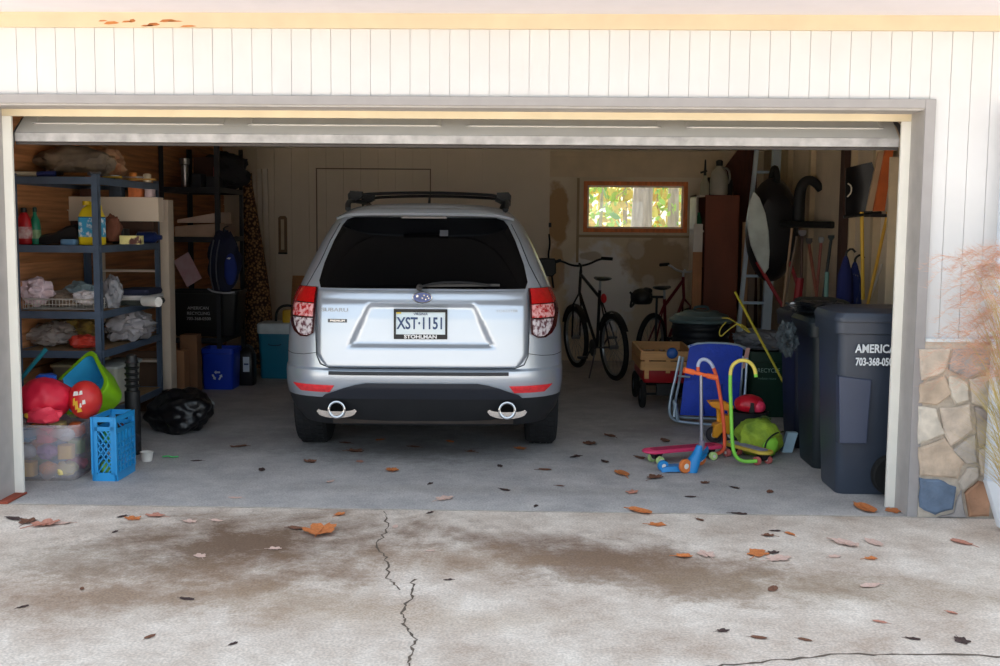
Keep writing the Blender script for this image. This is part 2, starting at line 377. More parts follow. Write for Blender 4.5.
# back wall with window hole
wA, wB = W(583, 235, WY), W(688, 182, WY)
wx0, wx1, wz0, wz1 = wA.x, wB.x, W(583, 232, WY).z, wB.z+.0
SX = W(549, 250, WY).x               # seam between panelling and drywall
def patch_mat():
    m = ground_mat('spackled_drywall', (206, 198, 184), (190, 178, 160), [], sc=1.2, speck=.06)
    return m
dry = bpy.data.materials.new('spackled'); 
def wall_stain_mat(base, base2, stains):
    m = bpy.data.materials.new('drywall'); m.use_nodes = True; nt = m.node_tree; N = nt.nodes; L = nt.links; bs = N['Principled BSDF']; bs.inputs['Roughness'].default_value = .85
    tc = N.new('ShaderNodeTexCoord'); nz = N.new('ShaderNodeTexNoise'); nz.inputs['Scale'].default_value = 1.6; nz.inputs['Detail'].default_value = 6; L.new(tc.outputs['Object'], nz.inputs[0])
    r = N.new('ShaderNodeMapRange'); r.inputs['From Min'].default_value = .42; r.inputs['From Max'].default_value = .58; L.new(nz.outputs['Fac'], r.inputs['Value'])
    mx = N.new('ShaderNodeMix'); mx.data_type = 'RGBA'; mx.inputs[6].default_value = lin(base); mx.inputs[7].default_value = lin(base2); L.new(r.outputs[0], mx.inputs[0]); cur = mx.outputs[2]
    wn = N.new('ShaderNodeTexNoise'); wn.inputs['Scale'].default_value = 7; wn.inputs['Detail'].default_value = 6; L.new(tc.outputs['Object'], wn.inputs[0])
    for (x, z, rx, rz, col, st) in stains:
        mp = N.new('ShaderNodeMapping'); mp.vector_type = 'TEXTURE'; mp.inputs['Location'].default_value = (x, 0, z); mp.inputs['Scale'].default_value = (rx, 1000, rz); L.new(tc.outputs['Object'], mp.inputs[0])
        ln = N.new('ShaderNodeVectorMath'); ln.operation = 'LENGTH'; L.new(mp.outputs[0], ln.inputs[0])
        ad = N.new('ShaderNodeMath'); ad.operation = 'ADD'; L.new(ln.outputs['Value'], ad.inputs[0])
        s2 = N.new('ShaderNodeMath'); s2.operation = 'MULTIPLY'; s2.inputs[1].default_value = 1.2; L.new(wn.outputs['Fac'], s2.inputs[0]); L.new(s2.outputs[0], ad.inputs[1])
        mr = N.new('ShaderNodeMapRange'); mr.inputs['From Min'].default_value = 1.75; mr.inputs['From Max'].default_value = 1.5; mr.inputs['To Min'].default_value = 0; mr.inputs['To Max'].default_value = st; L.new(ad.outputs[0], mr.inputs['Value'])
        m2 = N.new('ShaderNodeMix'); m2.data_type = 'RGBA'; L.new(mr.outputs[0], m2.inputs[0]); L.new(cur, m2.inputs[6]); m2.inputs[7].default_value = lin(col); cur = m2.outputs[2]
    L.new(cur, bs.inputs['Base Color']); return m
ws = lambda px, py, rx, rz, col, st: (W(px, py, WY).x, W(px, py, WY).z, rx, rz, col, st)
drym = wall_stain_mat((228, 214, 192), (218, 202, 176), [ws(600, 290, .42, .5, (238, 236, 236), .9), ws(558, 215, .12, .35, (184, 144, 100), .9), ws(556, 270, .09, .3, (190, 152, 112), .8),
    ws(655, 262, .36, .28, (176, 150, 120), .85), ws(637, 250, .1, .1, (214, 204, 190), .7), ws(648, 285, .07, .12, (220, 210, 198), .6), ws(592, 256, .12, .05, (176, 158, 132), .7)])
b = MB()
b.b2((SX, WY, 0), (WX, WY+.12, wz0)); b.b2((SX, WY, wz1), (WX, WY+.12, CZ)); b.b2((SX, WY, wz0), (wx0, WY+.12, wz1)); b.b2((wx1, WY, wz0), (WX, WY+.12, wz1))
struct(b.build('wall_back_drywall', drym, None, False, loc=(0, 0, 0)))
b = MB(); x = -WX
b.b2((-WX, WY+.01, 0), (SX, WY+.12, CZ))
k = 0
while x < SX-.01:
    b.b2((x+.004, WY-.004, 0), (min(x+.198, SX), WY+.011, CZ)); x += .2; k += 1
struct(b.build('wall_back_panelling', M((232, 218, 200), .75, n=.05, sc=2), None, False, loc=(0, 0, 0)))
b = MB(); zt = W(600, 177, WY).z
b.b2((SX, WY-.03, zt), (2.75, WY, W(600, 155, WY).z)); b.b2((SX, WY-.06, W(600, 157, WY).z), (2.95, WY-.0, W(600, 152, WY).z))
struct(b.build('trim_10', M((220, 200, 172), .8, n=.07), None, False), 'boxed beam along the top of the drywall')
b = MB()     # flush door hidden behind the car: grooves and casing
d0, d1 = W(316, 168, WY), W(431, 168, WY)
for (x0, z0, x1, z1) in ((d0.x, 0, d0.x+.012, d0.z), (d1.x-.012, 0, d1.x, d0.z), (d0.x, d0.z-.012, d1.x, d0.z)): b.b2((x0, WY-.012, z0), (x1, WY, z1))
dd = struct(b.build('door_2', M((120, 100, 84), .8), None, False), 'outline of a flush door in the panelled back wall')
# window
wf = M((226, 124, 62), .55, n=.2, sc=9, stretch=(4, 1, 1))
b = MB(); f_ = .045
for lo, hi in (((wx0, WY-.02, wz0), (wx1, WY+.12, wz0+f_)), ((wx0, WY-.02, wz1-f_), (wx1, WY+.12, wz1)), ((wx0, WY-.02, wz0+f_), (wx0+f_, WY+.12, wz1-f_)), ((wx1-f_, WY-.02, wz0+f_), (wx1, WY+.12, wz1-f_))): b.b2(lo, hi)
win = struct(b.build('window_1', wf, None, False, bev=.003), 'horizontal garage window in an orange-brown wood frame'); iv = Matrix.Translation(-win.location)
glass = bpy.data.materials.new('glass'); glass.use_nodes = True; nt = glass.node_tree
for n_ in list(nt.nodes): nt.nodes.remove(n_)
o_ = nt.nodes.new('ShaderNodeOutputMaterial'); mxs = nt.nodes.new('ShaderNodeMixShader'); tr = nt.nodes.new('ShaderNodeBsdfTransparent'); gl = nt.nodes.new('ShaderNodeBsdfGlossy'); gl.inputs['Roughness'].default_value = .02
tr.inputs[0].default_value = (.93, .96, .95, 1)
mxs.inputs[0].default_value = .06; nt.links.new(tr.outputs[0], mxs.inputs[1]); nt.links.new(gl.outputs[0], mxs.inputs[2]); nt.links.new(mxs.outputs[0], o_.inputs[0])
b = MB(); b.b2((wx0+f_, WY+.06, wz0+f_), (wx1-f_, WY+.066, wz1-f_)); b.build('window_pane', glass, win, False, xf=iv)
b = MB(); i0, i1, j0, j1 = wx0+f_, wx1-f_, wz0+f_, wz1-f_
for lo, hi in (((i0, WY+.03, j0), (i1, WY+.06, j0+.02)), ((i0, WY+.03, j1-.02), (i1, WY+.06, j1)), ((i0, WY+.03, j0), (i0+.02, WY+.06, j1)), ((i1-.02, WY+.03, j0), (i1, WY+.06, j1))): b.b2(lo, hi)
b.build('window_sash', M((240, 234, 222), .5), win, False, xf=iv)
b = MB()     # drywall reveal battens round the window
q0, q1 = W(578, 178, WY), W(692, 178, WY)
b.b2((q0.x-.01, WY-.012, wz0-.35), (q0.x+.02, WY, q0.z)); b.b2((q0.x, WY-.012, wz0-.06), (q1.x, WY, wz0-.03))
struct(b.build('trim_11', M((170, 148, 118), .8), None, False), 'thin battens framing the garage window')
b = MB()     # outer ends of the wall so the window looks out through thickness
b.b2((-4.2, WY+.12, 0), (wx0-.02, WY+.3, 2.8)); b.b2((wx1+.02, WY+.12, 0), (4.2, WY+.3, 2.8)); b.b2((wx0-.02, WY+.12, 0), (wx1+.02, WY+.3, wz0-.02)); b.b2((wx0-.02, WY+.12, wz1+.02), (wx1+.02, WY+.3, 2.8))
struct(b.build('wall_back_outer', siding_m, None, False))
b = MB(); b.b2((-4.2, -.02, 0), (-WX-.12, WY+.3, 2.8)); b.b2((WX+.12, -.02, 0), (4.2, WY+.3, 2.8)); struct(b.build('wall_side_outer', siding_m, None, False))
# dark brown boarded bulkhead at the back right, cut diagonally at its top
b = MB(); y_ = 6.5
pl = [W(735, 330, y_), W(735, 172, y_), W(721, 172, y_), W(739, 142, y_), W(771, 142, y_), W(771, 330, y_)]
pl = [W(738, 400, y_), W(733, 185, y_), W(723, 170, y_), W(742, 144, y_), W(756, 144, y_), W(756, 400, y_)]
b.prism([(p.x, max(p.z, 0.0)) for p in pl], .05, (0, y_, 0))
struct(b.build('wall_bulkhead', M((84, 40, 30), .7, n=.25, sc=6, stretch=(6, 1, 1)), None, False), 'dark brown boarded bulkhead with a diagonal top')
# stone veneer to the right of the opening
stone_cols = [(190, 180, 170), (204, 190, 176), (160, 156, 156), (100, 118, 142), (172, 132, 106), (212, 204, 192), (174, 166, 158), (192, 174, 156), (160, 150, 144)]
sm = [M(c, .85, n=.22, sc=12, bump=.5, bsc=30) for c in stone_cols]
mort = M((196, 186, 174), .95, n=.1, sc=30, bump=.4)
b = MB(); b.b2((2.546, -.225, 0), (4.2, -.2, .955), 0)
polys = [([(919, 349), (950, 349), (944, 372), (921, 380)], 1), ([(953, 349), (990, 349), (994, 366), (966, 378), (948, 370)], 2), ([(919, 384), (943, 376), (951, 392), (936, 405), (919, 402)], 7),
 ([(947, 375), (966, 382), (968, 400), (954, 404), (949, 391)], 5), ([(970, 380), (996, 370), (1012, 392), (990, 408), (972, 402)], 0), ([(918, 406), (935, 409), (944, 434), (918, 444)], 5),
 ([(939, 408), (953, 408), (968, 404), (972, 430), (950, 446), (943, 430)], 1), ([(974, 406), (990, 411), (1000, 440), (978, 446)], 8), ([(918, 448), (944, 438), (962, 462), (956, 478), (920, 474)], 7),
 ([(951, 450), (974, 434), (976, 462), (966, 464)], 6), ([(978, 450), (1002, 444), (1012, 470), (992, 480), (980, 474)], 1), ([(919, 478), (938, 479), (955, 487), (951, 508), (934, 514), (919, 507)], 3),
 ([(958, 482), (966, 468), (977, 466), (978, 477), (962, 490)], 0), ([(964, 492), (978, 481), (990, 484), (988, 515), (968, 516)], 4), ([(953, 512), (960, 490), (965, 517), (945, 520), (937, 517)], 2), ([(994, 484), (1012, 476), (1020, 516), (992, 520)], 8)]
for pts, mi in polys:
    q = [W(x, y, -.225) for x, y in pts]; cxx = sum(p.x for p in q)/len(q); czz = sum(p.z for p in q)/len(q)
    out = []
    for i in range(len(q)):       # subdivide + wobble
        a, c = q[i], q[(i+1) % len(q)]
        for t in (0, .33, .66): 
            p = a.lerp(c, t); out.append((cxx+(p.x-cxx)*1.02+random.uniform(-.004, .004), max(.004, czz+(p.z-czz)*1.02+random.uniform(-.004, .004))))
    r0 = [Vector((x, -.226, z)) for x, z in out]; r1 = [Vector((x, -.238, z)) for x, z in out]; r2 = [Vector((cxx+(x-cxx)*.88, -.246, czz+(z-czz)*.88)) for x, z in out]
    b.loft([r0, r1, r2], cap0=False, mi=mi+1)
struct(b.build('wall_front_stone', [mort]+sm, None, False), 'irregular stone veneer below the siding')
b = MB(); b.b2((2.546, -.235, .955), (4.2, -.2, .972)); struct(b.build('trim_12', M((214, 220, 224), .7), None, False), 'ledge strip between stone and siding')
# downspout
b = MB(); q = W(996, 300, -.3)
dsx = W(994.5, 300, -.28).x+.035
t = thing('downspout', 'white painted metal downspout at the right end of the wall', 'downspout', (dsx, -.28, 0))
b.loft([rrect(.07, .05, .01, 2, z=z) for z in (.22, 2.18)]); b.build('pipe', M((206, 214, 226), .5, n=.04), t)
b = MB(); b.loft([[Vector((p.x, -.05*k+p.y, .22-.05*k+p.z)) for p in rrect(.08, .06, .01, 2)] for k in (0, 1, 2.6, 4)]); b.build('elbow', M((216, 220, 226), .5, n=.04), t)
b = MB(); b.box((0, .03, 1.4), (.09, .055, .02)); b.build('strap', M((190, 196, 204), .5), t, False)

# outdoors behind the window: ground, trees
grd = M((110, 100, 62), .95, n=.3, sc=.6, col2=(150, 140, 70))
b = MB()
b.b2((-40, 7.0, -.35), (40, 60, -.2)); b.b2((-40, -30, -.4), (-9.01, 7, -.25)); b.b2((9.01, -30, -.4), (40, 7, -.25)); b.b2((-9, -30, -.4), (9, -14.01, -.25))
struct(b.build('ground_outside', grd, None, False))
lf_cols = [M((176, 206, 120), .7, n=.3, sc=2), M((224, 220, 150), .7, n=.25, sc=2), M((140, 180, 120), .7, n=.3, sc=2), M((224, 196, 130), .7, n=.25)]
bark = M((176, 162, 160), .9, n=.3, sc=5, stretch=(3, 3, .5), bump=.6)
def tree(x, y, r, h, mi, seed, label, cr=2.2, n=420, low=1.2):
    rn = random.Random(seed); t = thing('tree', label, 'tree', (x, y, -.2))
    b = MB(); P = [Vector((0, 0, 0))]
    for k in range(1, 6): P.append(Vector((rn.uniform(-.06, .06)*k, rn.uniform(-.06, .06)*k, h*k/5)))
    b.tube(P, (r*1.15, r*.45), 10, smooth=1)
    for k in range(6):
        z = h*rn.uniform(.3, .9); a = rn.uniform(0, 2*PI); b.tube([(0, 0, z), (math.cos(a)*.6, math.sin(a)*.6, z+.4), (math.cos(a)*cr*.8, math.sin(a)*cr*.8, z+.8)], (r*.35, r*.1), 5)
    b.build('trunk', bark, t)
    b = MB()
    for k in range(n):
        a = rn.uniform(0, 2*PI); rr = cr*math.sqrt(rn.random()); z = rn.uniform(low, h*1.1); c = Vector((rr*math.cos(a), rr*math.sin(a), z)); s_ = rn.uniform(.035, .10)*(2.2 if y > 17 else 1)
        R = rot3(rn.uniform(0, 6), rn.uniform(0, 6), rn.uniform(0, 6))
        b.prism([(-s_, 0), (-s_*.3, -s_*.5), (s_*.7, -s_*.35), (s_, 0), (s_*.5, s_*.5), (-s_*.4, s_*.4)], .004, c, R@Vector((1, 0, 0)), R@Vector((0, 1, 0)))
    b.build('foliage', lf_cols[mi], t, False)
def tx(px, y): return W(px, 208, y).x
tree(tx(640, 11), 11, .17, 7, 1, 5, 'thick grey tree trunk seen in the middle of the garage window', n=160, low=2.4)
tree(tx(672, 13), 13, .1, 8, 2, 6, 'slimmer trunk at the right side of the garage window', n=500, low=1.4)
tree(tx(600, 15), 15, .035, 6, 0, 7, 'leafy green tree filling the left of the garage window', cr=2.6, n=2600, low=.6)
tree(tx(628, 19), 19, .05, 7, 3, 8, 'orange-leaved tree farther off behind the thick trunk', cr=3.2, n=2200, low=.2)
tree(tx(660, 22), 22, .05, 8, 1, 9, 'yellow-leaved tree in the distance right of the thick trunk', cr=3.4, n=2200, low=.2)
tree(tx(585, 25), 25, .05, 8, 1, 10, 'yellow tree in the distance at the left window edge', cr=3.6, n=2200, low=.2)
# ---------------------------------------------------------------- the car
silver = M((192, 201, 213), .3, .6, n=.015, sc=2, coat=.6)
dark_pl = M((30, 32, 36), .6, n=.1); tint = M((3, 3, 4), .08, 0, n=.05, spec=.22); seam = M((40, 44, 52), .6)
car = thing('car', 'silver compact SUV parked tail-out in the garage with roof bars', 'car', (-.240, .77, 0), math.radians(2.4)); car.scale = (.98, 1, 1)
LV = [  # z, half width, rear y, front y
 (.24, .86, .24, 4.40), (.34, .915, .13, 4.60), (.44, .938, .055, 4.70), (.52, .945, .01, 4.74), (.60, .945, .0, 4.74), (.628, .944, .004, 4.73), (.64, .943, .045, 4.72),
 (.74, .94, .05, 4.70), (.86, .935, .055, 4.62), (.96, .925, .06, 4.45), (1.04, .905, .07, 4.0), (1.10, .885, .085, 3.72), (1.15, .862, .105, 3.58), (1.28, .81, .19, 3.30),
 (1.42, .745, .28, 2.98), (1.54, .68, .365, 2.65), (1.60, .635, .40, 2.45), (1.645, .58, .43, 2.25), (1.672, .51, .47, 2.1), (1.69, .40, .56, 1.9), (1.70, .2, .7, 1.7)]
def lvl(z):
    if z <= LV[0][0]: return LV[0][1:]
    for a, c in zip(LV, LV[1:]):
        if z <= c[0]:
            t = (z-a[0])/(c[0]-a[0]); return tuple(a[i]+(c[i]-a[i])*t for i in (1, 2, 3))
    return LV[-1][1:]
def corner(z): return (.62, .55) if z < 1.1 else (.62-.25*(z-1.1)/.6, .55)
def yrear(x, z):
    w, yr, yf = lvl(z); a, bb = corner(z); a = min(a, w*.75); xc = w-a; ax = abs(x)
    cr = .018*(ax/w)**2
    if ax <= xc: return yr+cr
    u = min(1, (ax-xc)/a); return yr+cr+bb*(1-(1-u**3)**(1/3))
def plan(z, n1=5, n2=10, n3=10):
    w, yr, yf = lvl(z); a, bb = corner(z); a = min(a, w*.75); xc = w-a
    P = [(xc*i/n1, yr+.018*(xc*i/n1/w)**2) for i in range(n1)]
    for i in range(n2):
        th = PI/2*i/n2; u = math.sin(th)**(2/3); P.append((xc+a*u, yr+.018*((xc+a*u)/w)**2+bb*(1-max(0, 1-u**3)**(1/3))))
    y0 = yr+bb+.018; y1 = max(yf-bb, y0+.05)
    for i in range(n3+1): P.append((w, y0+(y1-y0)*i/n3))
    for i in range(1, n2+1):
        th = PI/2*i/n2; u = math.cos(th)**(2/3); P.append((xc+a*u, y1+(yf-y1)*math.sin(th)**(2/3)))
    for i in range(1, n1+1): P.append((xc*(1-i/n1), yf))
    full = P+[(-x, y) for x, y in P[-2:0:-1]]
    return [Vector((x, y, z)) for x, y in full]
def shell(z0, z1, cap0, cap1, name, mat, bev=0):
    zs = [z0]+[l[0] for l in LV if z0 < l[0] < z1]+[z1]
    b = MB(); b.loft([plan(z) for z in zs], cap0=cap0, cap1=cap1); return b.build(name, mat, car)
body = shell(.45, 1.70, True, True, 'body', silver)
clad = shell(.24, .45, True, True, 'lower_cladding', dark_pl); clad['label'] = 'black lower body cladding'
AX = (.93, 3.55); WR = .365
def cut(o, rad):
    b = MB()
    for y in AX:
        for sx in (-1, 1): b.cyl((sx*.62, y, WR), (sx*1.1, y, WR), rad, n=36)
    c = b.build('cutter', dark_pl, car); 
    m = o.modifiers.new('c', 'BOOLEAN'); m.operation = 'DIFFERENCE'; m.object = c; m.solver = 'EXACT'
    dg = bpy.context.evaluated_depsgraph_get(); me = bpy.data.meshes.new_from_object(o.evaluated_get(dg)); ok = len(me.polygons) > 50
    o.modifiers.remove(m)
    if ok: o.data = me
    bpy.data.objects.remove(c)
cut(body, .43); cut(clad, .43)
def patch(b, rows, nx=12, off=.006, th=.02, nz=3, mi=0):
    """solid panel following the rear surface. rows: (z, xl, xr)"""
    R_ = []
    for (a, c) in zip(rows, rows[1:]):
        for k in range(nz): t = k/nz; R_.append(tuple(a[i]+(c[i]-a[i])*t for i in range(3)))
    R_.append(rows[-1])
    F, B = [], []
    for z, xl, xr in R_:
        f, g = [], []
        for i in range(nx+1):
            x = xl+(xr-xl)*i/nx; k = 1+off*.35*abs(x)
            y = yrear(x, z); f.append(Vector((x*k, y-off, z))); g.append(Vector((x*k*.995, y+th, z)))
        F.append(f); B.append(g)
    b.loft([f+g[::-1] for f, g in zip(F, B)], mi=mi)
    return b
def mir(rows): return [(z, -xr, -xl) for z, xl, xr in rows]
# rear window, spoiler, lights
b = MB(); patch(b, [(1.148, -.67, .67), (1.19, -.685, .685), (1.3, -.662, .662), (1.45, -.608, .608), (1.55, -.56, .56), (1.585, -.53, .53), (1.60, -.48, .48)], 24, .010, .02); b.build('rear_window', tint, car)
b = MB(); rows = [(-.6, .0), (-.55, .01)]
sp = []
for i in range(25):
    x = -.60+1.2*i/24; e = abs(x/.6)**6
    sp.append([Vector((x, .27+.16*e+.03*(x/.6)**2, 1.612-.03*e)), Vector((x, .255+.16*e+.03*(x/.6)**2, 1.628-.03*e)), Vector((x, .30+.14*e, 1.652-.045*e-.012*(x/.6)**2)), Vector((x, .62, 1.682-.05*e-.02*(x/.6)**2)), Vector((x, .62, 1.60)), Vector((x, .42, 1.60))])
b.loft(sp); spo = b.build('spoiler', silver, car)
b = MB(); b.box((0, .268, 1.600), (.30, .02, .014)); b.build('high_brake_light', M((96, 92, 92), .3), car, bev=.003)
b = MB(); b.box((.13, yrear(.13, 1.48)-.012, 1.50), (.055, .002, .045), rot3(-.58, 0, 0)); b.build('window_sticker', M((70, 72, 78), .5), car)
b = MB(); q = (0, yrear(0, 1.155)-.03, 1.165)
b.cyl((-.02, q[1]+.03, 1.16), (-.02, q[1]-.01, 1.155), .02); b.tube([(-.02, q[1]-.01, 1.16), (.1, q[1]-.012, 1.19), (.28, q[1]+.003, 1.192), (.44, q[1]+.02, 1.172)], .009, 6, smooth=1); b.bar((.02, q[1]+.008, 1.168), (.5, q[1]+.02, 1.175), .006, .016); b.build('rear_wiper', BLK, car)
red = M((190, 18, 22), .12, n=.15, sc=40, coat=.8); clr = M((236, 228, 232), .12, .2, n=.18, sc=38, coat=.8, col2=(120, 84, 92), thr=(.42, .58)); 
pinkc = M((236, 180, 180), .15, n=.2, sc=38, coat=.6, col2=(190, 40, 44), thr=(.42, .58))
LR = [(.835, .76, .80), (.86, .715, .845), (.90, .71, .875), (1.0, .705, .90), (1.10, .70, .885), (1.138, .695, .865), (1.152, .695, .83)]
def rowsat(z0, z1):
    def at(z):
        for a, c in zip(LR, LR[1:]):
            if a[0] <= z <= c[0]: t = (z-a[0])/(c[0]-a[0]); return (z, a[1]+(c[1]-a[1])*t, a[2]+(c[2]-a[2])*t)
        return LR[-1]
    return [at(z0)]+[r for r in LR if z0 < r[0] < z1]+[at(z1)]
for sg in (1, -1):
    f = (lambda r: r) if sg == 1 else mir
    side = 'right' if sg == 1 else 'left'
    b = MB(); patch(b, f([(z, a-.006, c+.006) for z, a, c in LR]), 10, .012, .02); tl = b.build('tail_light', M((60, 12, 14), .2, coat=.5), car)
    for nm, z0, z1, mm, e in (('brake_lens', 1.055, 1.150, red, 0), ('indicator_lens', .965, 1.048, pinkc, 0), ('reversing_lens', .845, .955, clr, 0)):
        b = MB(); patch(b, f([(z, a+.006, c-(.006 if z0 > 1 else .03)) for z, a, c in rowsat(z0, z1)]), 10, .02, .02); b.build(nm, mm, tl)
    b = MB(); patch(b, f([(.487, .60, .80), (.535, .565, .855)]), 8, .008, .02); b.build('bumper_reflector', M((226, 52, 58), .2, n=.15, sc=40, coat=.6), car)
# number-plate recess: framed by raised slanted trapezoid, tailgate crease
def tg_off(x, z):
    # distance outside the trapezoidal plate recess, whose walls slope
    hw = .44-(.44-.33)*(z-.80)/.235
    d = max(abs(x+.005)-hw, .80-z, z-1.035)
    s_ = min(1, max(0, d/.035+.15)); s_ = s_*s_*(3-2*s_); up = max(0, min(1, (z-1.05)/.03)); return .004+.028*s_*(1-.45*up)
NX, NZ = 92, 44
F_, B_ = [], []
for k in range(NZ+1):
    z = .648+(1.136-.648)*k/NZ; xm = .60+(.69-.60)*min(1, (max(0, z-.648)/.085))**.5; f_r, b_r = [], []
    for i in range(NX+1):
        x = -xm+2*xm*i/NX; y = yrear(x, z); e = min(1, (xm-abs(x))/.02, (z-.640)/.02, (1.14-z)/.012); f_r.append(Vector((x, y-.001-(tg_off(x, z))*max(0, e), z))); b_r.append(Vector((x, y+.03, z)))
    F_.append(f_r); B_.append(b_r)
b = MB(); b.loft([f+g[::-1] for f, g in zip(F_, B_)]); b.build('tailgate', silver, car)
rc = MB()
for x0, x1 in (((-.445, .795), (-.345, 1.036)), ((.435, .795), (.335, 1.036))):
    sg = 1 if x0[0] > 0 else -1
    rows = [(x0[1], x0[0]-(.0 if sg > 0 else .11), x0[0]+(.11 if sg > 0 else 0)), (x1[1], x1[0]-(.0 if sg > 0 else .035), x1[0]+(.035 if sg > 0 else 0))]
patch(rc, [(1.038, -.69, .69), (1.05, -.69, .69)], 20, .012, .02)
rc.bm.free()
b = MB()     # panel gap round the tailgate
def gap(pts, w=.007, nrmoff=.003):
    P = []
    for (x0, z0), (x1, z1) in zip(pts, pts[1:]):
        for k in range(8): t = k/8; P.append((x0+(x1-x0)*t, z0+(z1-z0)*t))
    P.append(pts[-1]); b.tube([Vector((x, yrear(x, z)-nrmoff, z)) for x, z in P], w/2, 5)
for sg in (-1, 1): gap([(sg*.695, 1.15), (sg*.695, .83), (sg*.69, .72), (sg*.665, .665), (sg*.60, .642)])
gap([(-.60, .642), (.60, .642)], .008)
for sg in (-1, 1): gap([(sg*.695, .735), (sg*.78, .72), (sg*.87, .715), (sg*.925, .72)], .004, .002)
for sg in (-1, 1): gap([(sg*.78, 1.15), (sg*.70, 1.30), (sg*.64, 1.45), (sg*.585, 1.56)], .006, .002)
b.build('tailgate_gap', seam, car)
b = MB(); patch(b, [(.604, -.60, .56), (.626, -.60, .56)], 24, .016, .03, 1); b.build('bumper_step_pad', M((24, 26, 34), .5), car)
b = MB(); patch(b, [(.445, -.66, .66), (.47, -.63, .63), (.52, -.50, .50), (.54, -.43, .43), (.552, -.36, .36)], 24, .012, .03); b.build('bumper_diffuser', M((34, 38, 48), .5, n=.08), car)
b = MB(); b.b2((-.6, .2, .26), (.6, 1.2, .34)); b.tube([(-.5, .32, .33), (0, .3, .32), (.5, .32, .33)], .05, 10); b.build('muffler', M((54, 46, 42), .6, .4, n=.3), car)
for sg in (-1, 1):
    x = sg*.555
    b = MB(); b.cyl((x, .06, .375), (x, .3, .375), .050, n=24); ex = b.build('exhaust_tip', M((8, 8, 8), .9, spec=.1), car)
    b = MB(); b.torus((x, .05, .375), .050, .010, rot3(PI/2, 0, 0), 28, 8); 
    q = []
    for i in range(17):
        u = -1+2*i/16; q.append((u*.13, -.015-.045*math.sqrt(max(0, 1-u*u))))
    q2 = [(u*.9, v*.35+.004) for u, v in q[::-1]]
    b.prism(q+q2, .02, (x, .06, .38)); b.build('exhaust_trim', CHR, ex)
# plate
pl = MB(); yq = yrear(0, .93)-.012
pl.box((-.01, yq, .93), (.325, .006, .175), rot3(-.06, 0, 0)); plate = pl.build('number_plate', M((206, 226, 236), .4, n=.03, col2=(232, 236, 238), sc=4), car, False)
fr = MB()
for c_, s_ in (((-.01, yq-.003, 1.012), (.345, .012, .02)), ((-.01, yq-.004, .846), (.345, .012, .03)), ((-.176, yq-.003, .93), (.014, .012, .18)), ((.156, yq-.003, .93), (.014, .012, .18))): fr.box(c_, s_)
fr.build('plate_frame', BLK, plate, False)
navy = M((46, 70, 112), .5)
text('plate_number', 'XST·1151', .105, navy, plate, (-.01, yq-.0055, .928), (PI/2-.0, 0, 0), .001, .72, bold=.002)
text('plate_state', 'VIRGINIA', .022, navy, plate, (-.01, yq-.0062, .990), (PI/2, 0, 0), .001, 1)
text('frame_lettering', 'STOHLMAN', .032, M((236, 236, 236), .4), plate, (-.01, yq-.0115, .846), (PI/2, 0, 0), .001, 1.25, bold=.001)
fr = MB(); fr.box((-.15, yq-.006, 1.0), (.03, .002, .016)); fr.build('plate_sticker', M((222, 196, 70), .5), plate, False)
# emblem: blue oval with six stars in a chrome ring
b = MB(); N_ = 32; ey = yrear(0, 1.09)-.026
b.prism([(.058*math.cos(2*PI*i/N_), .032*math.sin(2*PI*i/N_)) for i in range(N_)], .012, (0, ey, 1.095)); em = b.build('emblem', M((28, 60, 130), .25, coat=.5), car)
b = MB(); R_ = []
for i in range(N_):
    a = 2*PI*i/N_; R_.append(Vector((.062*math.cos(a), ey-.006, 1.095+.035*math.sin(a))))
b.tube(R_, .0045, 6, closed=True); b.build('emblem_ring', CHR, em)
b = MB()
for (x, z, r) in ((-.032, .008, .011), (.012, .014, .006), (.034, .008, .006), (.0, -.004, .006), (.022, -.012, .006), (.042, -.004, .006)):
    b.prism([((r if i % 2 == 0 else r*.4)*math.cos(PI/2+PI*i/5)+x, (r if i % 2 == 0 else r*.4)*math.sin(PI/2+PI*i/5)+z) for i in range(10)], .004, (0, ey-.007, 1.095))
b.build('emblem_stars', CHR, em, False)
lc = M((150, 154, 160), .3, .7)
def badge(s, x, z, size, m, sx=1, name='badge'):
    th = math.atan2(yrear(x+.05, z)-yrear(x-.05, z), .1)
    return text(name, s, size, m, car, (x, yrear(x, z)-.035, z), (PI/2, 0, th), .002, sx)
badge('SUBARU', -.565, 1.012, .034, lc, 1.45); badge('FORESTER', .55, 1.012, .024, M((176, 182, 190), .3, .6), 1.3)
b = MB(); b.box((-.545, yrear(-.545, .945)-.034, .945), (.125, .008, .022), rot3(0, 0, -.07)); pb_ = b.build('trim_badge', M((70, 74, 80), .4), car, False)
text('badge_lettering', 'PREMIUM', .018, CHR, pb_, (-.545, yrear(-.545, .945)-.0385, .945), (PI/2, 0, -.07), .001, 1.3)
# side windows and door gaps
def xside(y, z):
    w, yr, yf = lvl(z); a, bb = corner(z)
    if y < yr+bb: return None
    return w
for sg in (-1, 1):
    for (y0, y1, y2, y3) in ((.82, 1.30, 1.02, 1.32), (1.38, 2.22, 1.40, 2.24), (2.30, 3.25, 2.32, 2.66)):
        b = MB(); R_ = []
        for k in range(7):
            z = 1.17+(1.56-1.17)*k/6; ya, yb = y0+(y2-y0)*k/6, y1+(y3-y1)*k/6
            w = lvl(z)[0]
            R_.append([Vector((sg*(w+.004), ya, z)), Vector((sg*(w+.004), yb, z)), Vector((sg*(w-.02), yb, z)), Vector((sg*(w-.02), ya, z))])
        b.loft(R_); b.build('side_window', tint, car)
b = MB(); R_ = []
for k in range(7):
    z = 1.12+(1.6-1.12)*k/6; w, yr, yf = lvl(z); R_.append([Vector((w*.8, yf-.02, z)), Vector((-w*.8, yf-.02, z)), Vector((-w*.8, yf+.012, z)), Vector((w*.8, yf+.012, z))])
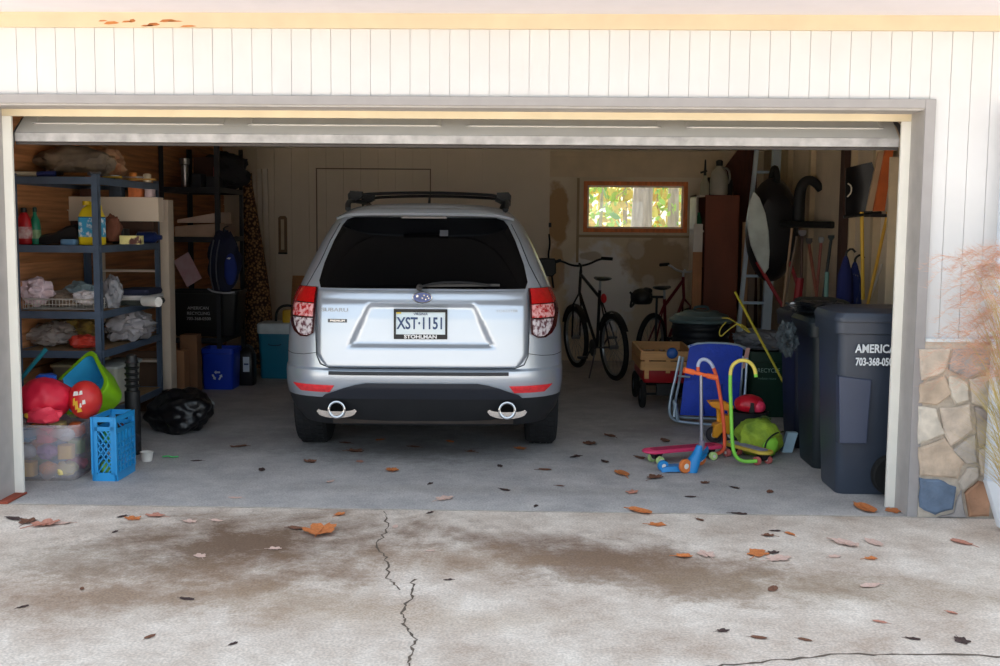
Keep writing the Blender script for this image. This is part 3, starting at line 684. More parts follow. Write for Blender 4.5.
b.loft(R_); b.build('windscreen', tint, car)
b = MB()
for sg in (-1, 1):
    for y in (1.35, 2.27, 3.3): 
        b.tube([Vector((sg*(lvl(z)[0]+.001), y, z)) for z in (.5, .7, .9, 1.05, 1.14)], .0035, 5)
b.build('door_gap', seam, car)
for sg in (-1, 1):
    for y in (1.5, 2.42):
        b = MB(); b.tube([(sg*(lvl(1.0)[0]+.002), y, 1.0), (sg*(lvl(1.0)[0]+.035), y+.03, 1.0), (sg*(lvl(1.0)[0]+.035), y+.17, 1.0), (sg*(lvl(1.0)[0]+.002), y+.2, 1.0)], .011, 8, smooth=1); b.build('door_handle', silver, car)
    b = MB(); mx_ = sg*.985
    b.bar((sg*.84, 3.32, 1.14), (sg*.92, 3.3, 1.15), .03, .05); 
    b.loft([rrect(.17, .15, .06, 4, z=0)]*0 or [[Vector((mx_+x_*.5*k, 3.27+d, 1.17+z_*.5*k)) for x_, z_ in ((.2, .12), (.17, .17), (-.17, .17), (-.2, .13), (-.2, -.12), (-.15, -.16), (.14, -.16), (.2, -.1))] for d, k in ((-.05, .9), (-.04, 1), (.03, 1), (.09, .6))])
    b.build('side_mirror', M((12, 12, 15), .5, spec=.2), car)
    # roof rail + wheels
    b = MB(); b.tube([(sg*.545, .62, 1.655), (sg*.56, .74, 1.70), (sg*.565, 1.0, 1.722), (sg*.565, 2.0, 1.725), (sg*.55, 2.25, 1.70), (sg*.545, 2.35, 1.66)], .02, 8, smooth=1, flat=.8); b.build('roof_rail', BLK, car)
for i, y in enumerate((1.05, 1.95)):
    b = MB(); b.tube([(-.57, y, 1.745), (-.5, y, 1.765), (-.3, y, 1.776), (0, y, 1.782), (.3, y, 1.776), (.5, y, 1.765), (.57, y, 1.745)], .016, 8, smooth=1, flat=.7)
    cbx = b.build('cross_bar', BLK, car)
    for sg in (-1, 1):
        b = MB(); b.loft([[Vector((sg*.49, y-.05, 1.745)), Vector((sg*.49, y+.05, 1.745)), Vector((sg*.49, y+.04, 1.785)), Vector((sg*.49, y-.04, 1.785))], [Vector((sg*.585, y-.05, 1.70)), Vector((sg*.585, y+.05, 1.70)), Vector((sg*.575, y+.04, 1.79)), Vector((sg*.575, y-.04, 1.79))], [Vector((sg*.59, y-.045, 1.69)), Vector((sg*.59, y+.045, 1.69)), Vector((sg*.595, y+.03, 1.765)), Vector((sg*.595, y-.03, 1.765))]])
        b.build('bar_foot', M((16, 17, 20), .5), cbx)
b = MB(); b.loft([[Vector((x, .92+dy, 1.695+z)) for x, z in ((-.012, 0), (.012, 0), (.004, h), (-.004, h))] for dy, h in ((0, .01), (.03, .045), (.06, .06), (.09, .01))]); b.build('roof_antenna', BLK, car)
tyre = M((24, 25, 28), .8, n=.15)
for y in AX:
    for sg in (-1, 1):
        b = MB(); x0 = sg*.82
        prof = [(.20, -.10), (.30, -.112), (.345, -.108), (.362, -.085), (WR, -.05), (WR, .05), (.362, .085), (.345, .108), (.30, .112), (.20, .10)]
        RR = rot3(0, PI/2, 0)
        b.lathe(prof, (x0, y, WR), 48, RR)
        wh = b.build('wheel', tyre, car)
        b = MB()      # tread blocks
        for k in range(54):
            a = 2*PI*k/54
            for j, xx in enumerate((-.075, -.03, .015, .06)):
                aa = a+(.03 if j % 2 else 0); c_ = Vector((x0+xx+.007, y+(WR+.0)*math.cos(aa), WR+(WR)*math.sin(aa)))
                b.box(c_, (.034, .028, .008), rot3(aa+PI/2, 0, 0))
        b.build('tread', tyre, wh, False)
        b = MB(); b.torus((x0+sg*.09, y, WR), .215, .014, RR, 40, 8); b.cyl((x0+sg*.06, y, WR), (x0+sg*.105, y, WR), .05)
        for k in range(6):
            a = 2*PI*k/6; b.bar((x0+sg*.095, y+.04*math.cos(a), WR+.04*math.sin(a)), (x0+sg*.095, y+.21*math.cos(a), WR+.21*math.sin(a)), .05, .02, (1, 0, 0))
        b.build('rim', ALU, wh)
b = MB()
for sg in (-1, 1):
    b.prism([(-.12, 0), (.12, 0), (.12, .2), (-.12, .2)], .008, (sg*.82, 1.37, .16))
b.build('mud_flap', BLK, car, False)
# ---------------------------------------------------------------- left side of the garage
def cardboard(c=(168, 126, 84)): return M(c, .85, n=.08, sc=5)
shelf_blue = M((84, 100, 122), .5, .3, n=.15, sc=8); shelf_black = M((38, 38, 44), .5, .3, n=.15); chipb = M((150, 120, 84), .85, n=.2, sc=30)
def rack(label, x0, x1, y0, y1, zs, ztop, m, group=None):
    t = thing('shelving_unit', label, 'shelf', ((x0+x1)/2, (y0+y1)/2, 0), 0, group)
    iv = Matrix.Translation(-t.location)
    for x, y, sx, sy in ((x0, y0, 1, 1), (x1, y0, -1, 1), (x0, y1, 1, -1), (x1, y1, -1, -1)):
        b = MB(); w = .045; h = .003
        # angle post, with punched slots shown as raised darker studs
        b.b2((min(x, x+sx*w), min(y, y+sy*h), 0), (max(x, x+sx*w), max(y, y+sy*h), ztop)); b.b2((min(x, x+sx*h), min(y, y+sy*w), 0), (max(x, x+sx*h), max(y, y+sy*w), ztop))
        p = b.build('post', m, t, False, xf=iv)
        b = MB(); k = .06
        while k < ztop-.04:
            b.box((x+sx*.022, y+sy*(-.001), k), (.012, .004, .022)); b.box((x-sx*.001, y+sy*.022, k), (.004, .012, .022)); k += .05
        b.build('post_slots', M((22, 24, 28), .8), p, False)
    for z in zs:
        b = MB(); hh = .05
        for lo, hi in (((x0+.004, y0-.004, z-hh), (x1-.004, y0+.014, z)), ((x0+.004, y1-.014, z-hh), (x1-.004, y1+.004, z)), ((x0-.004, y0+.01, z-hh), (x0+.014, y1-.01, z)), ((x1-.014, y0+.01, z-hh), (x1+.004, y1-.01, z))): b.b2(lo, hi)
        s = b.build('shelf', m, t, False, bev=.002, xf=iv)
        b = MB(); b.b2((x0+.012, y0+.012, z-.02), (x1-.012, y1-.012, z-.003)); b.build('shelf_board', chipb, s, False, xf=iv)
    return t
RX0, RX1, RY0, RY1 = -3.07, -2.475, 1.28, 2.52
ZS = [.25, .675, .945, 1.395, 1.855]
rack('blue-grey slotted metal shelving unit by the left door jamb', RX0, RX1, RY0, RY1, ZS, 1.875, shelf_blue)
def T(o, label, cat, group=None): return tag(o, label, cat, group)
def bottle(name, loc, label, cat, prof, mb, mc, neck=None, sx=1, sy=1, rz=0, handle=False, lab=None, n=20):
    """prof: (r, z) body; last radius is the neck; a cap goes on top"""
    t = thing(name, label, cat, loc, rz)
    b = MB(); b.loft([[Vector((r*sx*math.cos(2*PI*i/n), r*sy*math.sin(2*PI*i/n), z)) for i in range(n)] for r, z in prof]); bd = b.build('body', mb, t)
    r, z = prof[-1]; b = MB(); b.lathe([(r*1.15, z-.002), (r*1.2, z+.004), (r*1.1, z+.028), (r*.6, z+.032)], n=14); b.build('cap', mc, t)
    if handle: b = MB(); b.tube(handle, .012, 8, smooth=2); b.build('handle', mb, t)
    if lab:
        r, z0, z1, ml = lab; b = MB(); R_ = []
        b.loft([[Vector((r*sx*math.cos(2*PI*i/n), r*sy*math.sin(2*PI*i/n), z)) for i in range(n)] for z in (z0, z1)]); b.build('paper_label', ml, bd)
    return t
def on(px, y, z): p = W(px, 250, y); return (p.x, y, z)
SZ = 1.396
bottle('oil_bottle', on(25, 1.42, SZ), 'red plastic bottle at the jamb end of the shelf', 'bottle', [(.045, 0), (.05, .01), (.052, .12), (.045, .17), (.03, .205), (.018, .22)], M((176, 26, 34), .35), BLK, sy=.75, lab=(.053, .04, .12, M((206, 190, 190), .6, col2=(160, 20, 30), sc=20)))
bottle('cleaner_bottle', on(36, 1.47, SZ), 'green bottle with dark cap beside the red plastic bottle', 'bottle', [(.034, 0), (.037, .01), (.037, .12), (.03, .17), (.014, .20), (.012, .225)], M((24, 120, 92), .35), M((30, 60, 54), .5), lab=(.038, .04, .1, M((120, 150, 110), .6, n=.3, sc=20)))
yel = M((232, 206, 30), .4, n=.06)
jy = 1.42; jx = W(92, 225, jy).x
t = thing('detergent_jug', 'large yellow jug with a blue label on the shelf', 'jug', (jx, jy, SZ), 0)
b = MB(); b.loft([rrect(.165*k, .11*k2, .03, 5, z=z) for k, k2, z in ((.93, .9, 0), (1, 1, .01), (1, 1, .17), (.97, .98, .2), (.72, .9, .245), (.42, .5, .27), (.28, .4, .275))]); jb = b.build('body', yel, t)
b = MB(); b.tube([(.055, 0, .235), (.062, 0, .262), (.03, 0, .285), (-.01, 0, .283), (-.03, 0, .27)], .013, 8, smooth=2); b.build('handle', yel, t)
b = MB(); b.cyl((-.035, 0, .27), (-.035, 0, .30), .026); b.build('cap', M((224, 190, 20), .5), t)
b = MB(); b.loft([rrect(.167, .112, .03, 5, z=z) for z in (.055, .185)]); b.build('paper_label', M((60, 160, 206), .5, col2=(236, 240, 244), sc=26, thr=(.5, .62)), jb)
b = MB(); b.loft([rrect(.168, .113, .03, 5, z=z) for z in (.185, .192)]); b.build('label_border', M((24, 96, 150), .5), jb)
def heap(name, c, rad, label, cat, m, seed=1, amp=.35, fr=2.2, crease=.2, flat=None, group=None, R=None, sub=4):
    b = MB(); b.blob(c, rad, amp, fr, seed, sub, R, flat=flat if flat is not None else c[2]-rad[2]*.75, crease=crease)
    return T(b.build(name, m), label, cat, group)
def at(px, py, y): p = W(px, py, y); return (p.x, p.y, p.z)
# boot-like black tool case, small things on shelf 2
b = MB(); p = W(58, 236, 1.5); b.loft([[Vector((x, y, z))+Vector((p.x, 1.5, SZ)) for (y, z) in ((-.05, .005), (-.05, h), (-.03, h+.015), (.04, h+.015), (.05, h), (.05, .005))] for x, h in ((-.14, .03), (-.08, .055), (0, .07), (.07, .11), (.13, .125), (.15, .10))]); T(b.build('tool_case', BLK), 'black wedge-shaped tool case left of the yellow jug', 'case')
b = MB(); p = W(70, 240, 1.38); b.loft([rrect(.11, .07, .02, 3, p.x, 1.37, SZ+z) for z in (0, .03)]+[rrect(.10, .06, .02, 3, p.x, 1.37, SZ+.038)]); T(b.build('plastic_tub', M((92, 132, 168), .5)), 'low blue-grey tub in front of the wedge-shaped tool case', 'tub')
heap('paper_bag', (W(112, 222, 1.75).x, 1.75, SZ+.1), (.065, .06, .105), 'brown paper bag standing behind the yellow jug', 'bag', M((112, 66, 48), .85, n=.2), 3, .2, 2, .12)
b = MB(); p = W(121, 232, 1.9); b.loft([rrect(.09, .12, .01, 2, p.x, 1.9, SZ+z) for z in (.001, .11)]); T(b.build('black_case', BLK), 'small black case beside the brown paper bag', 'case')
b = MB(); p = W(133, 236, 1.75); b.loft([rrect(.15, .09, .012, 3, p.x, 1.72, SZ+z) for z in (.001, .062)]); T(b.build('pasta_box', M((232, 222, 150), .6, col2=(90, 50, 44), sc=14, thr=(.52, .6))), 'pale yellow printed packet at the right of the shelf', 'box')
b = MB(); p = W(151, 238, 2.25); b.loft([[Vector((p.x+x, 2.2+r*math.cos(a), SZ+.045+r*math.sin(a))) for a in [2*PI*i/14 for i in range(14)]] for x, r in ((-.09, .03), (-.08, .043), (.05, .043), (.07, .02), (.1, .018))]); T(b.build('lying_bottle', M((20, 36, 84), .3)), 'dark blue bottle lying at the far end of the shelf', 'bottle')
# long white boxes standing behind, and the tall white upright
wb = M((224, 208, 190), .8, n=.05, sc=3)
b = MB(); p0, p1 = W(57, 225, 2.3), W(160, 200, 2.3); lz0 = W(100, 221, 2.26).z; b.box(((p0.x+p1.x)/2, 2.32, (lz0+p1.z+.02)/2), (p1.x-p0.x, .12, p1.z+.02-lz0)); T(b.build('long_box', wb, None, False, bev=.004), 'long white cardboard box standing at the back of the shelf', 'box')
b = MB(); b.box(((p0.x+p1.x)/2, 2.34, (1.397+lz0-.001)/2), (p1.x-p0.x-.1, .10, lz0-.001-1.397)); T(b.build('dark_carton', M((70, 46, 36), .8, n=.3, sc=6), None, False), 'row-long dark brown carton under the long white box', 'box')
tp = W(165, 200, 2.72); q0 = W(159, 300, 2.7).x; q1 = W(170.5, 300, 2.7).x
t = thing('bookcase', 'tall narrow white open case behind the metal shelving', 'bookcase', ((q0+q1)/2, 2.75, 0)); iv = Matrix.Translation(-t.location)
zt = tp.z
b = MB(); b.b2((q0, 2.68, 0), (q1, 2.70, zt)); b.b2((q1-.015, 2.70, 0), (q1, 2.82, zt)); b.build('side_panel', M((206, 190, 172), .6, n=.05), t, False, xf=iv, bev=.003)
b = MB(); b.b2((-3.05, 2.70, 0), (-3.03, 2.82, zt)); b.build('side_panel', wb, t, False, xf=iv)
for py in (200, 270, 292, 325, 360):
    z = W(158, py, 2.7).z; b = MB(); b.b2((-3.03, 2.69, z-.018), (q1-.015, 2.82, z)); b.build('shelf', wb, t, False, xf=iv)
b = MB(); b.b2((-3.03, 2.80, 0), (q1-.015, 2.82, .5)); b.build('back_panel', M((110, 84, 66), .8), t, False, xf=iv)
# on top of the unit
tz = 1.857
tarp = M((156, 140, 122), .85, n=.25, sc=5, col2=(96, 86, 78))
p = W(66, 155, 1.7)
b = MB(); b.blob((p.x+.05, 1.75, tz+.115), (.27, .2, .115), .25, 1.6, 5, 4, rot3(0, .06, 0), tz+.03, .14); T(b.build('folded_tarp', tarp), 'big folded grey-brown tarp on top of the metal shelving', 'tarp')
p = W(104, 158, 2.0); b = MB(); b.blob((p.x, 2.05, tz+.105), (.13, .16, .13), .3, 2.4, 9, 4, None, tz+.005, .25); T(b.build('cloth_bundle', M((190, 158, 126), .85, n=.25, sc=8, col2=(150, 90, 60))), 'crumpled beige and orange cloth beside the grey tarp', 'cloth')
b = MB(); p = W(20, 170, 1.34); q = W(36, 170, 1.34); b.tube([(p.x-.05, 1.36, tz+.018), (q.x, 1.36, tz+.018)], .016, 12); rl = b.build('paper_roll', M((216, 208, 190), .7)); T(rl, 'white paper roll with a blue band along the top shelf edge', 'roll')
b = MB(); q1_ = W(54, 170, 1.34); b.tube([(q.x, 1.36, tz+.018), (q1_.x, 1.36, tz+.02)], .019, 12); b.build('blue_band', M((30, 46, 110), .6), rl, xf=Matrix.Translation(-rl.location))
tools = [('hammer', 80, 'claw hammer lying on the top shelf beside the paper roll'), ('trowel', 100, 'small trowel with an orange handle on the top shelf'), ('pruning_shears', 122, 'garden shears lying near the far end of the top shelf'), ('wrench', 140, 'rusty wrench at the far top corner of the metal shelving')]
for nm, px, lb in tools:
    y = 1.42+.01*(px-80)*.9; p = W(px, 172, y)
    t = thing(nm, lb, 'tool', (p.x, y, tz), random.uniform(-.3, .3))
    if nm == 'hammer':
        b = MB(); b.tube([(-.12, 0, .02), (.1, 0, .02)], .012, 8); b.build('handle', M((150, 100, 56), .6), t)
        b = MB(); b.tube([(.1, -.05, .022), (.1, .03, .022), (.115, .06, .03)], .014, 8); b.build('head', STL, t)
    elif nm == 'trowel':
        b = MB(); b.tube([(-.1, 0, .02), (.0, 0, .02)], .014, 8); b.build('handle', M((220, 104, 40), .6), t)
        b = MB(); b.prism([(0, -.008), (.03, -.03), (.09, -.028), (.14, 0), (.09, .028), (.03, .03), (0, .008)], .004, (0, 0, .02), (1, 0, 0), (0, 1, 0)); b.build('blade', STL, t, False)
    elif nm == 'wrench':
        b = MB(); b.prism([(-.1, -.01), (.06, -.008), (.08, -.025), (.11, -.02), (.1, 0), (.115, .02), (.08, .025), (.06, .008), (-.1, .01)], .012, (0, 0, .01), (1, 0, 0), (0, 1, 0)); b.build('body', M((176, 136, 70), .5, .4), t, False)
    else:
        b = MB(); b.prism([(0, -.01), (.1, -.02), (.15, 0), (.1, .012), (0, .01)], .006, (0, 0, .02), (1, 0, 0), (0, 1, 0)); b.build('blade', STL, t, False)
        for sg in (-1, 1): b = MB(); b.tube([(0, 0, .02), (-.06, sg*.02, .02), (-.13, sg*.03, .02)], .009, 8, smooth=1); b.build('handle', M((196, 160, 40), .5), t)
for k, (px, c, lb, dy) in enumerate([(52, (40, 50, 66), 'small dark paint tin at the left of the top shelf', .5), (112, (60, 80, 50), 'green-grey paint tin behind the tools', .7), (133, (196, 120, 50), 'orange tin near the far post on the top shelf', .7), (147, (210, 196, 170), 'cream spray can at the far corner of the top shelf', .95)]):
    p = W(px, 168, 1.3+dy); b = MB(); b.lathe([(.028, 0), (.03, .003), (.03, .055), (.027, .06), (.012, .066)], (p.x, 1.3+dy, tz+.0), 16); T(b.build('tin', M(c, .4, .3)), lb, 'tin')
# boxes seen between the top two shelves, sitting on the long box
lz = W(160, 200, 2.3).z+.021
for px, wd, hh, c, lb, y in ((136, .10, .075, (214, 120, 70), 'orange printed carton on the long white box', 2.3), (150, .06, .06, (200, 180, 186), 'pale pink jar on the long white box', 2.32), (117, .1, .085, (50, 60, 74), 'dark carton on the long white box', 2.3), (90, .13, .06, (70, 44, 38), 'low brown carton on the long white box', 2.32)):
    p = W(px, 190, y); b = MB(); b.loft([rrect(wd, .09, .012, 3, p.x, y, lz+z) for z in (0, hh)]); T(b.build('carton', M(c, .7, n=.25, sc=18)), lb, 'box')
# shelf 3: wire basket with cloths
wz = ZS[2]+.001
bx0, bx1 = W(21, 300, 1.36).x, W(95, 300, 1.36).x
t = thing('wire_basket', 'white wire basket heaped with cloths on the shelf', 'basket', ((bx0+bx1)/2, 1.56, wz)); wd = bx1-bx0; iv = Matrix.Identity(4)
b = MB(); hz = .075
for z, r in ((0.006, .003), (hz, .005), (hz*.5, .002)): b.tube(rrect(wd, .36, .03, 4, z=z), r, 5, closed=True)
n = 20
for i in range(n+1):
    x = -wd/2+.02+(wd-.04)*i/n
    for y in (-.18, .18): b.tube([(x, y, .006), (x, y, hz)], .0018, 4)
for i in range(11):
    y = -.17+.34*i/10
    for x in (-wd/2, wd/2): b.tube([(x, y, .006), (x, y, hz)], .0018, 4)
    b.tube([(-wd/2, y, .004), (wd/2, y, .004)], .0018, 4)
b.build('wire_frame', M((206, 202, 196), .4, .3), t)
bk = lambda px, dy: (W(px, 285, 1.36+dy).x, 1.36+dy)
x, y = bk(36, .12); heap('cloth', (x, y, wz+.12), (.115, .09, .09), 'pinkish-white bundled cloth at the left of the wire basket', 'cloth', M((222, 200, 208), .9, n=.15, sc=9, bump=.5), 11, .35, 1.8, .3, flat=wz+.01)
x, y = bk(62, .2); heap('cloth', (x, y, wz+.065), (.15, .11, .055), 'dark patterned cloth in the middle of the wire basket', 'cloth', M((90, 72, 66), .9, n=.6, sc=16, col2=(170, 150, 130)), 12, .3, 2, .3, flat=wz+.01)
x, y = bk(80, .26); heap('cloth', (x, y, wz+.11), (.11, .08, .07), 'grey-blue towel at the back of the wire basket', 'cloth', M((136, 154, 160), .9, n=.1), 13, .3, 2, .2, flat=wz+.01)
x, y = bk(86, .07); heap('cloth', (x, y, wz+.085), (.085, .05, .045), 'white crumpled rag at the right of the wire basket', 'cloth', M((226, 222, 226), .9, n=.1), 14, .35, 2.5, .3, flat=wz+.02)
# right half of shelf 3 and the levels behind
x = W(140, 285, 2.0).x; 
for k, (h0, h1, c, lb) in enumerate([(.0, .04, (52, 56, 52), 'dark green folded trousers at the bottom of the clothes pile'), (.04, .075, (196, 192, 190), 'white folded shirt in the clothes pile'), (.075, .12, (30, 34, 58), 'navy folded jacket on top of the clothes pile')]):
    b = MB(); b.loft([rrect(.26-.02*k, .34, .03, 4, x, 2.0, wz+h0+z) for z in (.001,)]+[rrect(.28-.02*k, .36, .04, 4, x, 2.0, wz+(h0+h1)/2)]+[rrect(.26-.02*k, .34, .03, 4, x, 2.0, wz+h1-.001)]); T(b.build('folded_clothes', M(c, .9, n=.2, sc=10)), lb, 'clothes')
p = W(150, 290, 1.75); b = MB(); b.cyl((p.x+.07, 1.72, wz+.038), (p.x-.06, 1.8, wz+.038), .036); t_ = T(b.build('paper_towel_roll', M((230, 226, 220), .9)), 'white paper roll lying in front of the clothes pile', 'roll')
x, y = W(113, 290, 1.62).x, 1.6; heap('plastic_bag', (x, y, wz+.10), (.07, .07, .13), 'grey translucent bag just behind the near shelf post', 'bag', M((150, 150, 156), .25, n=.2, alpha=.7), 15, .3, 2, .2, flat=wz+.004)
# shelf 4
vz = ZS[1]+.001
film = M((190, 180, 176), .15, n=.3, sc=8, alpha=.55)
x = W(48, 335, 1.55).x; heap('plastic_bag', (x, 1.6, vz+.075), (.17, .17, .085), 'crumpled clear plastic bag at the left of the lower shelf', 'bag', film, 21, .3, 2.0, .22, flat=vz+.003)
x = W(86, 338, 1.5).x; heap('red_package', (x, 1.46, vz+.045), (.095, .08, .05), 'bright red soft package beside the near shelf post', 'package', M((206, 66, 50), .5, n=.2, sc=14), 22, .25, 2.2, .25, flat=vz+.003)
x = W(70, 332, 1.8).x; heap('leafy_bag', (x, 1.95, vz+.08), (.2, .14, .09), 'brown and yellow netting bag behind the red package', 'bag', M((110, 88, 66), .8, col2=(170, 140, 60), sc=14), 23, .3, 2.2, .2, flat=vz+.003)
x = W(128, 325, 1.95).x; heap('plastic_sheeting', (x, 2.0, vz+.11), (.16, .22, .12), 'crumpled clear plastic sheeting at the right of the lower shelf', 'sheeting', M((176, 172, 176), .18, n=.35, sc=7, alpha=.75), 24, .35, 2.0, .28, flat=vz+.003)
# bottom shelf totes
def tote(name, c, w, d, h, m, ml, label, cat='bin', lid=True, rz=0, taper=.9, rim=.018, wall=.004):
    t = thing(name, label, cat, c, rz)
    b = MB(); outer = [rrect(w*(taper+(1-taper)*k), d*(taper+(1-taper)*k), .03, 4, z=h*k) for k in (0, .02, .5, .96)]+[rrect(w+rim, d+rim, .035, 4, z=h*.965), rrect(w+rim, d+rim, .035, 4, z=h), rrect(w-wall*2, d-wall*2, .03, 4, z=h), rrect((w-wall*2)*taper, (d-wall*2)*taper, .03, 4, z=wall*2)]
    b.loft(outer); b.build('body', m, t)
    if lid: b = MB(); b.loft([rrect(w+rim+.01, d+rim+.01, .035, 4, z=h+.001), rrect(w+rim+.01, d+rim+.01, .035, 4, z=h+.016), rrect(w-.02, d-.02, .03, 4, z=h+.026)]); b.build('lid', ml, t)
    return t
clearp = M((196, 198, 196), .2, n=.1, alpha=.45)
x = W(118, 365, 1.75).x; tote('storage_box', (-2.60, 1.85, ZS[0]), .20, .5, .26, M((186, 186, 170), .3, n=.2, alpha=.8), M((176, 180, 176), .4), 'clear lidded storage box on the bottom shelf')
x = W(72, 370, 1.6).x; tote('storage_box', (-2.86, 1.85, ZS[0]), .22, .5, .27, M((150, 138, 120), .4, n=.3, alpha=.85), M((206, 196, 160), .5), 'brownish storage box on the bottom shelf behind the toys')

# clear bin of toys
q = G(60, 484); bw = .36
p0, p1 = G(28, 484), G(92, 476)
tb = thing('toy_bin', 'clear plastic bin packed with toys at the left jamb', 'bin', (-2.475, .47, 0), .05)
b = MB(); W_, D_, H_ = .42, .36, .34
fr_m = bpy.data.materials.new('frosted'); fr_m.use_nodes = True; nt = fr_m.node_tree; bs = nt.nodes['Principled BSDF']; bs.inputs['Base Color'].default_value = lin((214, 208, 212)); bs.inputs['Roughness'].default_value = .3; bs.inputs['Alpha'].default_value = .38
nz_ = nt.nodes.new('ShaderNodeTexNoise'); nz_.inputs['Scale'].default_value = 3; mr_ = nt.nodes.new('ShaderNodeMapRange'); mr_.inputs['To Min'].default_value = .20; mr_.inputs['To Max'].default_value = .42; nt.links.new(nz_.outputs[0], mr_.inputs[0]); nt.links.new(mr_.outputs[0], bs.inputs['Alpha'])
b.loft([rrect(W_*k, D_*k, .05, 5, z=z) for k, z in ((.86, .002), (.89, .02), (.97, .30), (1.0, .325), (1.05, .33), (1.05, .345), (1.0, .345), (.965, .32), (.88, .02))], cap0=True, cap1=False); b.build('body', fr_m, tb)
toycols = [(236, 186, 70), (222, 90, 120), (90, 140, 200), (240, 150, 60), (206, 210, 220), (150, 190, 90), (230, 210, 140), (160, 110, 180), (60, 150, 200), (240, 120, 60)]
rn = random.Random(7); Rb = rot3(0, 0, .05)
k = 0
names = [(236, 'orange'), ]
desc = ['yellow-orange', 'pink', 'soft blue', 'orange', 'pale grey', 'leaf green', 'cream', 'lilac', 'bright blue', 'deep orange']
for iz in range(3):
    for iy in range(2):
        for ix in range(3):
            c = Vector((-2.475, .47, 0))+Rb@Vector((-.115+ix*.115, -.10+iy*.17, .065+iz*.105))
            j = (ix*3+iz*4+iy*5) % 10; s_ = rn.uniform(.050, .058)
            b = MB()
            if (ix+iz) % 3 == 0: b.loft([rrect(s_*1.7, s_*1.7, .02, 3, c.x, c.y, c.z+z) for z in (-s_*.8, s_*.8)])
            elif (ix+iz) % 3 == 1: b.blob(c, (s_*1.05, s_*1.0, s_*.85), .2, 2, k, 2)
            else: b.blob(c, (s_*1.15, s_*1.05, s_*.8), .4, 1.6, k+4, 3)
            row = ('bottom', 'middle', 'top')[iz]; colw = ('left', 'centre', 'right')[ix]; dp = ('front', 'back')[iy]
            T(b.build('toy', M(toycols[j], .5)), '%s plastic toy in the clear bin, %s layer, %s %s' % (desc[j], row, dp, colw), 'toy', 'toys inside the clear bin'); k += 1
# red soft toy / balls on top
pinkred = M((214, 32, 62), .45, n=.12, sc=3)
p = W(45, 402, .46)
t = thing('red_soft_toy', 'big shiny red soft toy slumped on the toy bin', 'toy', (p.x, .46, .35))
b = MB(); b.blob((0, 0, .13), (.165, .16, .125), .12, 1.5, 3, 4, None, .004, .05); b.build('body', pinkred, t)
b = MB(); b.blob((.05, -.14, .045), (.11, .05, .055), .3, 2.4, 5, 3, None, .003, .2); b.build('arm', M((232, 60, 84), .45), t)
b = MB(); b.blob((-.03, -.16, .05), (.028, .02, .02), .1, 2, 5, 2); b.build('yellow_patch', M((236, 180, 60), .5), t)
p = W(84, 398, .48)
b = MB(); b.blob((p.x, .50, .35+.118), (.100, .100, .118), .01, 2, 5, 4); bl = T(b.build('ball', M((190, 26, 36), .35, col2=(214, 60, 50), sc=8)), 'red ball with yellow and white lettering band beside the soft toy', 'ball')
iv = Matrix.Translation(-bl.location)
b = MB(); c_ = Vector((p.x, .50, .468))
for (dx, dz, w_, h_, mi) in ((-.02, .05, .035, .03, 1), (.01, .055, .02, .028, 1), (-.03, -.0, .015, .05, 0), (-.015, -.02, .02, .06, 0), (.0, -.05, .03, .03, 0), (.03, .0, .02, .03, 1), (.01, -.02, .012, .03, 1)):
    d = Vector((dx, -1, dz)); y_ = math.sqrt(max(0, 1-(dx/.100)**2-(dz/.118)**2))*.101
    b.prism([(-w_/2, -h_/2), (w_/2, -h_*.3), (w_*.3, h_/2), (-w_*.4, h_*.4)], .004, (c_.x+dx, c_.y-y_, c_.z+dz), (1, dx*6, 0), (0, dz*5, 1), mi=mi)
b.build('printed_marks', [M((236, 190, 60), .5), M((240, 236, 230), .5)], bl, False, xf=iv)
# green and blue sand bucket, tipped
grn = M((142, 206, 30), .4, n=.06)
p = W(103, 388, .95)
t = thing('toy_tub', 'lime green plastic tub tipped on its side showing its blue inside', 'tub', (p.x-.075, 1.0, .44), 0); t.rotation_euler = (.75, -.75, .1); t.scale = (1.15,)*3
b = MB(); b.loft([rrect(.27*k, .32*k, .06, 5, z=z) for k, z in ((.72, -.09), (.8, -.075), (1, .09), (1.12, .09), (1.12, .105), (.98, .105))], cap1=False); b.build('shell', grn, t)
b = MB(); b.loft([rrect(.27*k, .32*k, .06, 5, z=z) for k, z in ((.97, .104), (.76, -.06))], cap0=False); b.build('lining', M((60, 176, 222), .45), t)
b = MB(); b.blob((-2.30, .98, .11), (.17, .16, .10), .2, 2, 3, 3, None, .002, .1); T(b.build('laundry_sack', M((40, 40, 50), .9)), 'dark sack standing behind the toy bin', 'bag')
b = MB(); a_, c__ = W(20, 380, .8), W(46, 349, .8); b.tube([a_, c__], .014, 10); T(b.build('foam_tube', M((24, 126, 142), .6)), 'teal foam tube sticking up behind the toys', 'tube')
p = W(46, 372, .75)
t = thing('toy_blaster', 'blue and dark toy on top of the red soft toy', 'toy', (p.x, .75, p.z-.04), .3)
b = MB(); b.loft([[Vector((x, y*k, z*k)) for y, z in ((-.025, -.02), (.025, -.02), (.03, .02), (-.03, .02))] for x, k in ((-.06, .7), (-.04, 1.3), (.03, 1.4), (.06, .8))]); b.build('body', M((32, 92, 200), .45), t)
b = MB(); b.bar((-.10, 0, -.03), (.10, .0, -.035), .05, .04); b.build('barrel', M((36, 26, 44), .5, col2=(130, 30, 44), sc=12), t, bev=.006)
b = MB(); p = W(31, 388, .85); b.blob((p.x, .88, .42), (.07, .1, .085), .3, 2.5, 31, 3, None, None, .3); T(b.build('plush_toy', M((70, 40, 66), .9, col2=(150, 60, 56), sc=12)), 'dark purple and red plush toy behind the big red soft toy', 'toy')
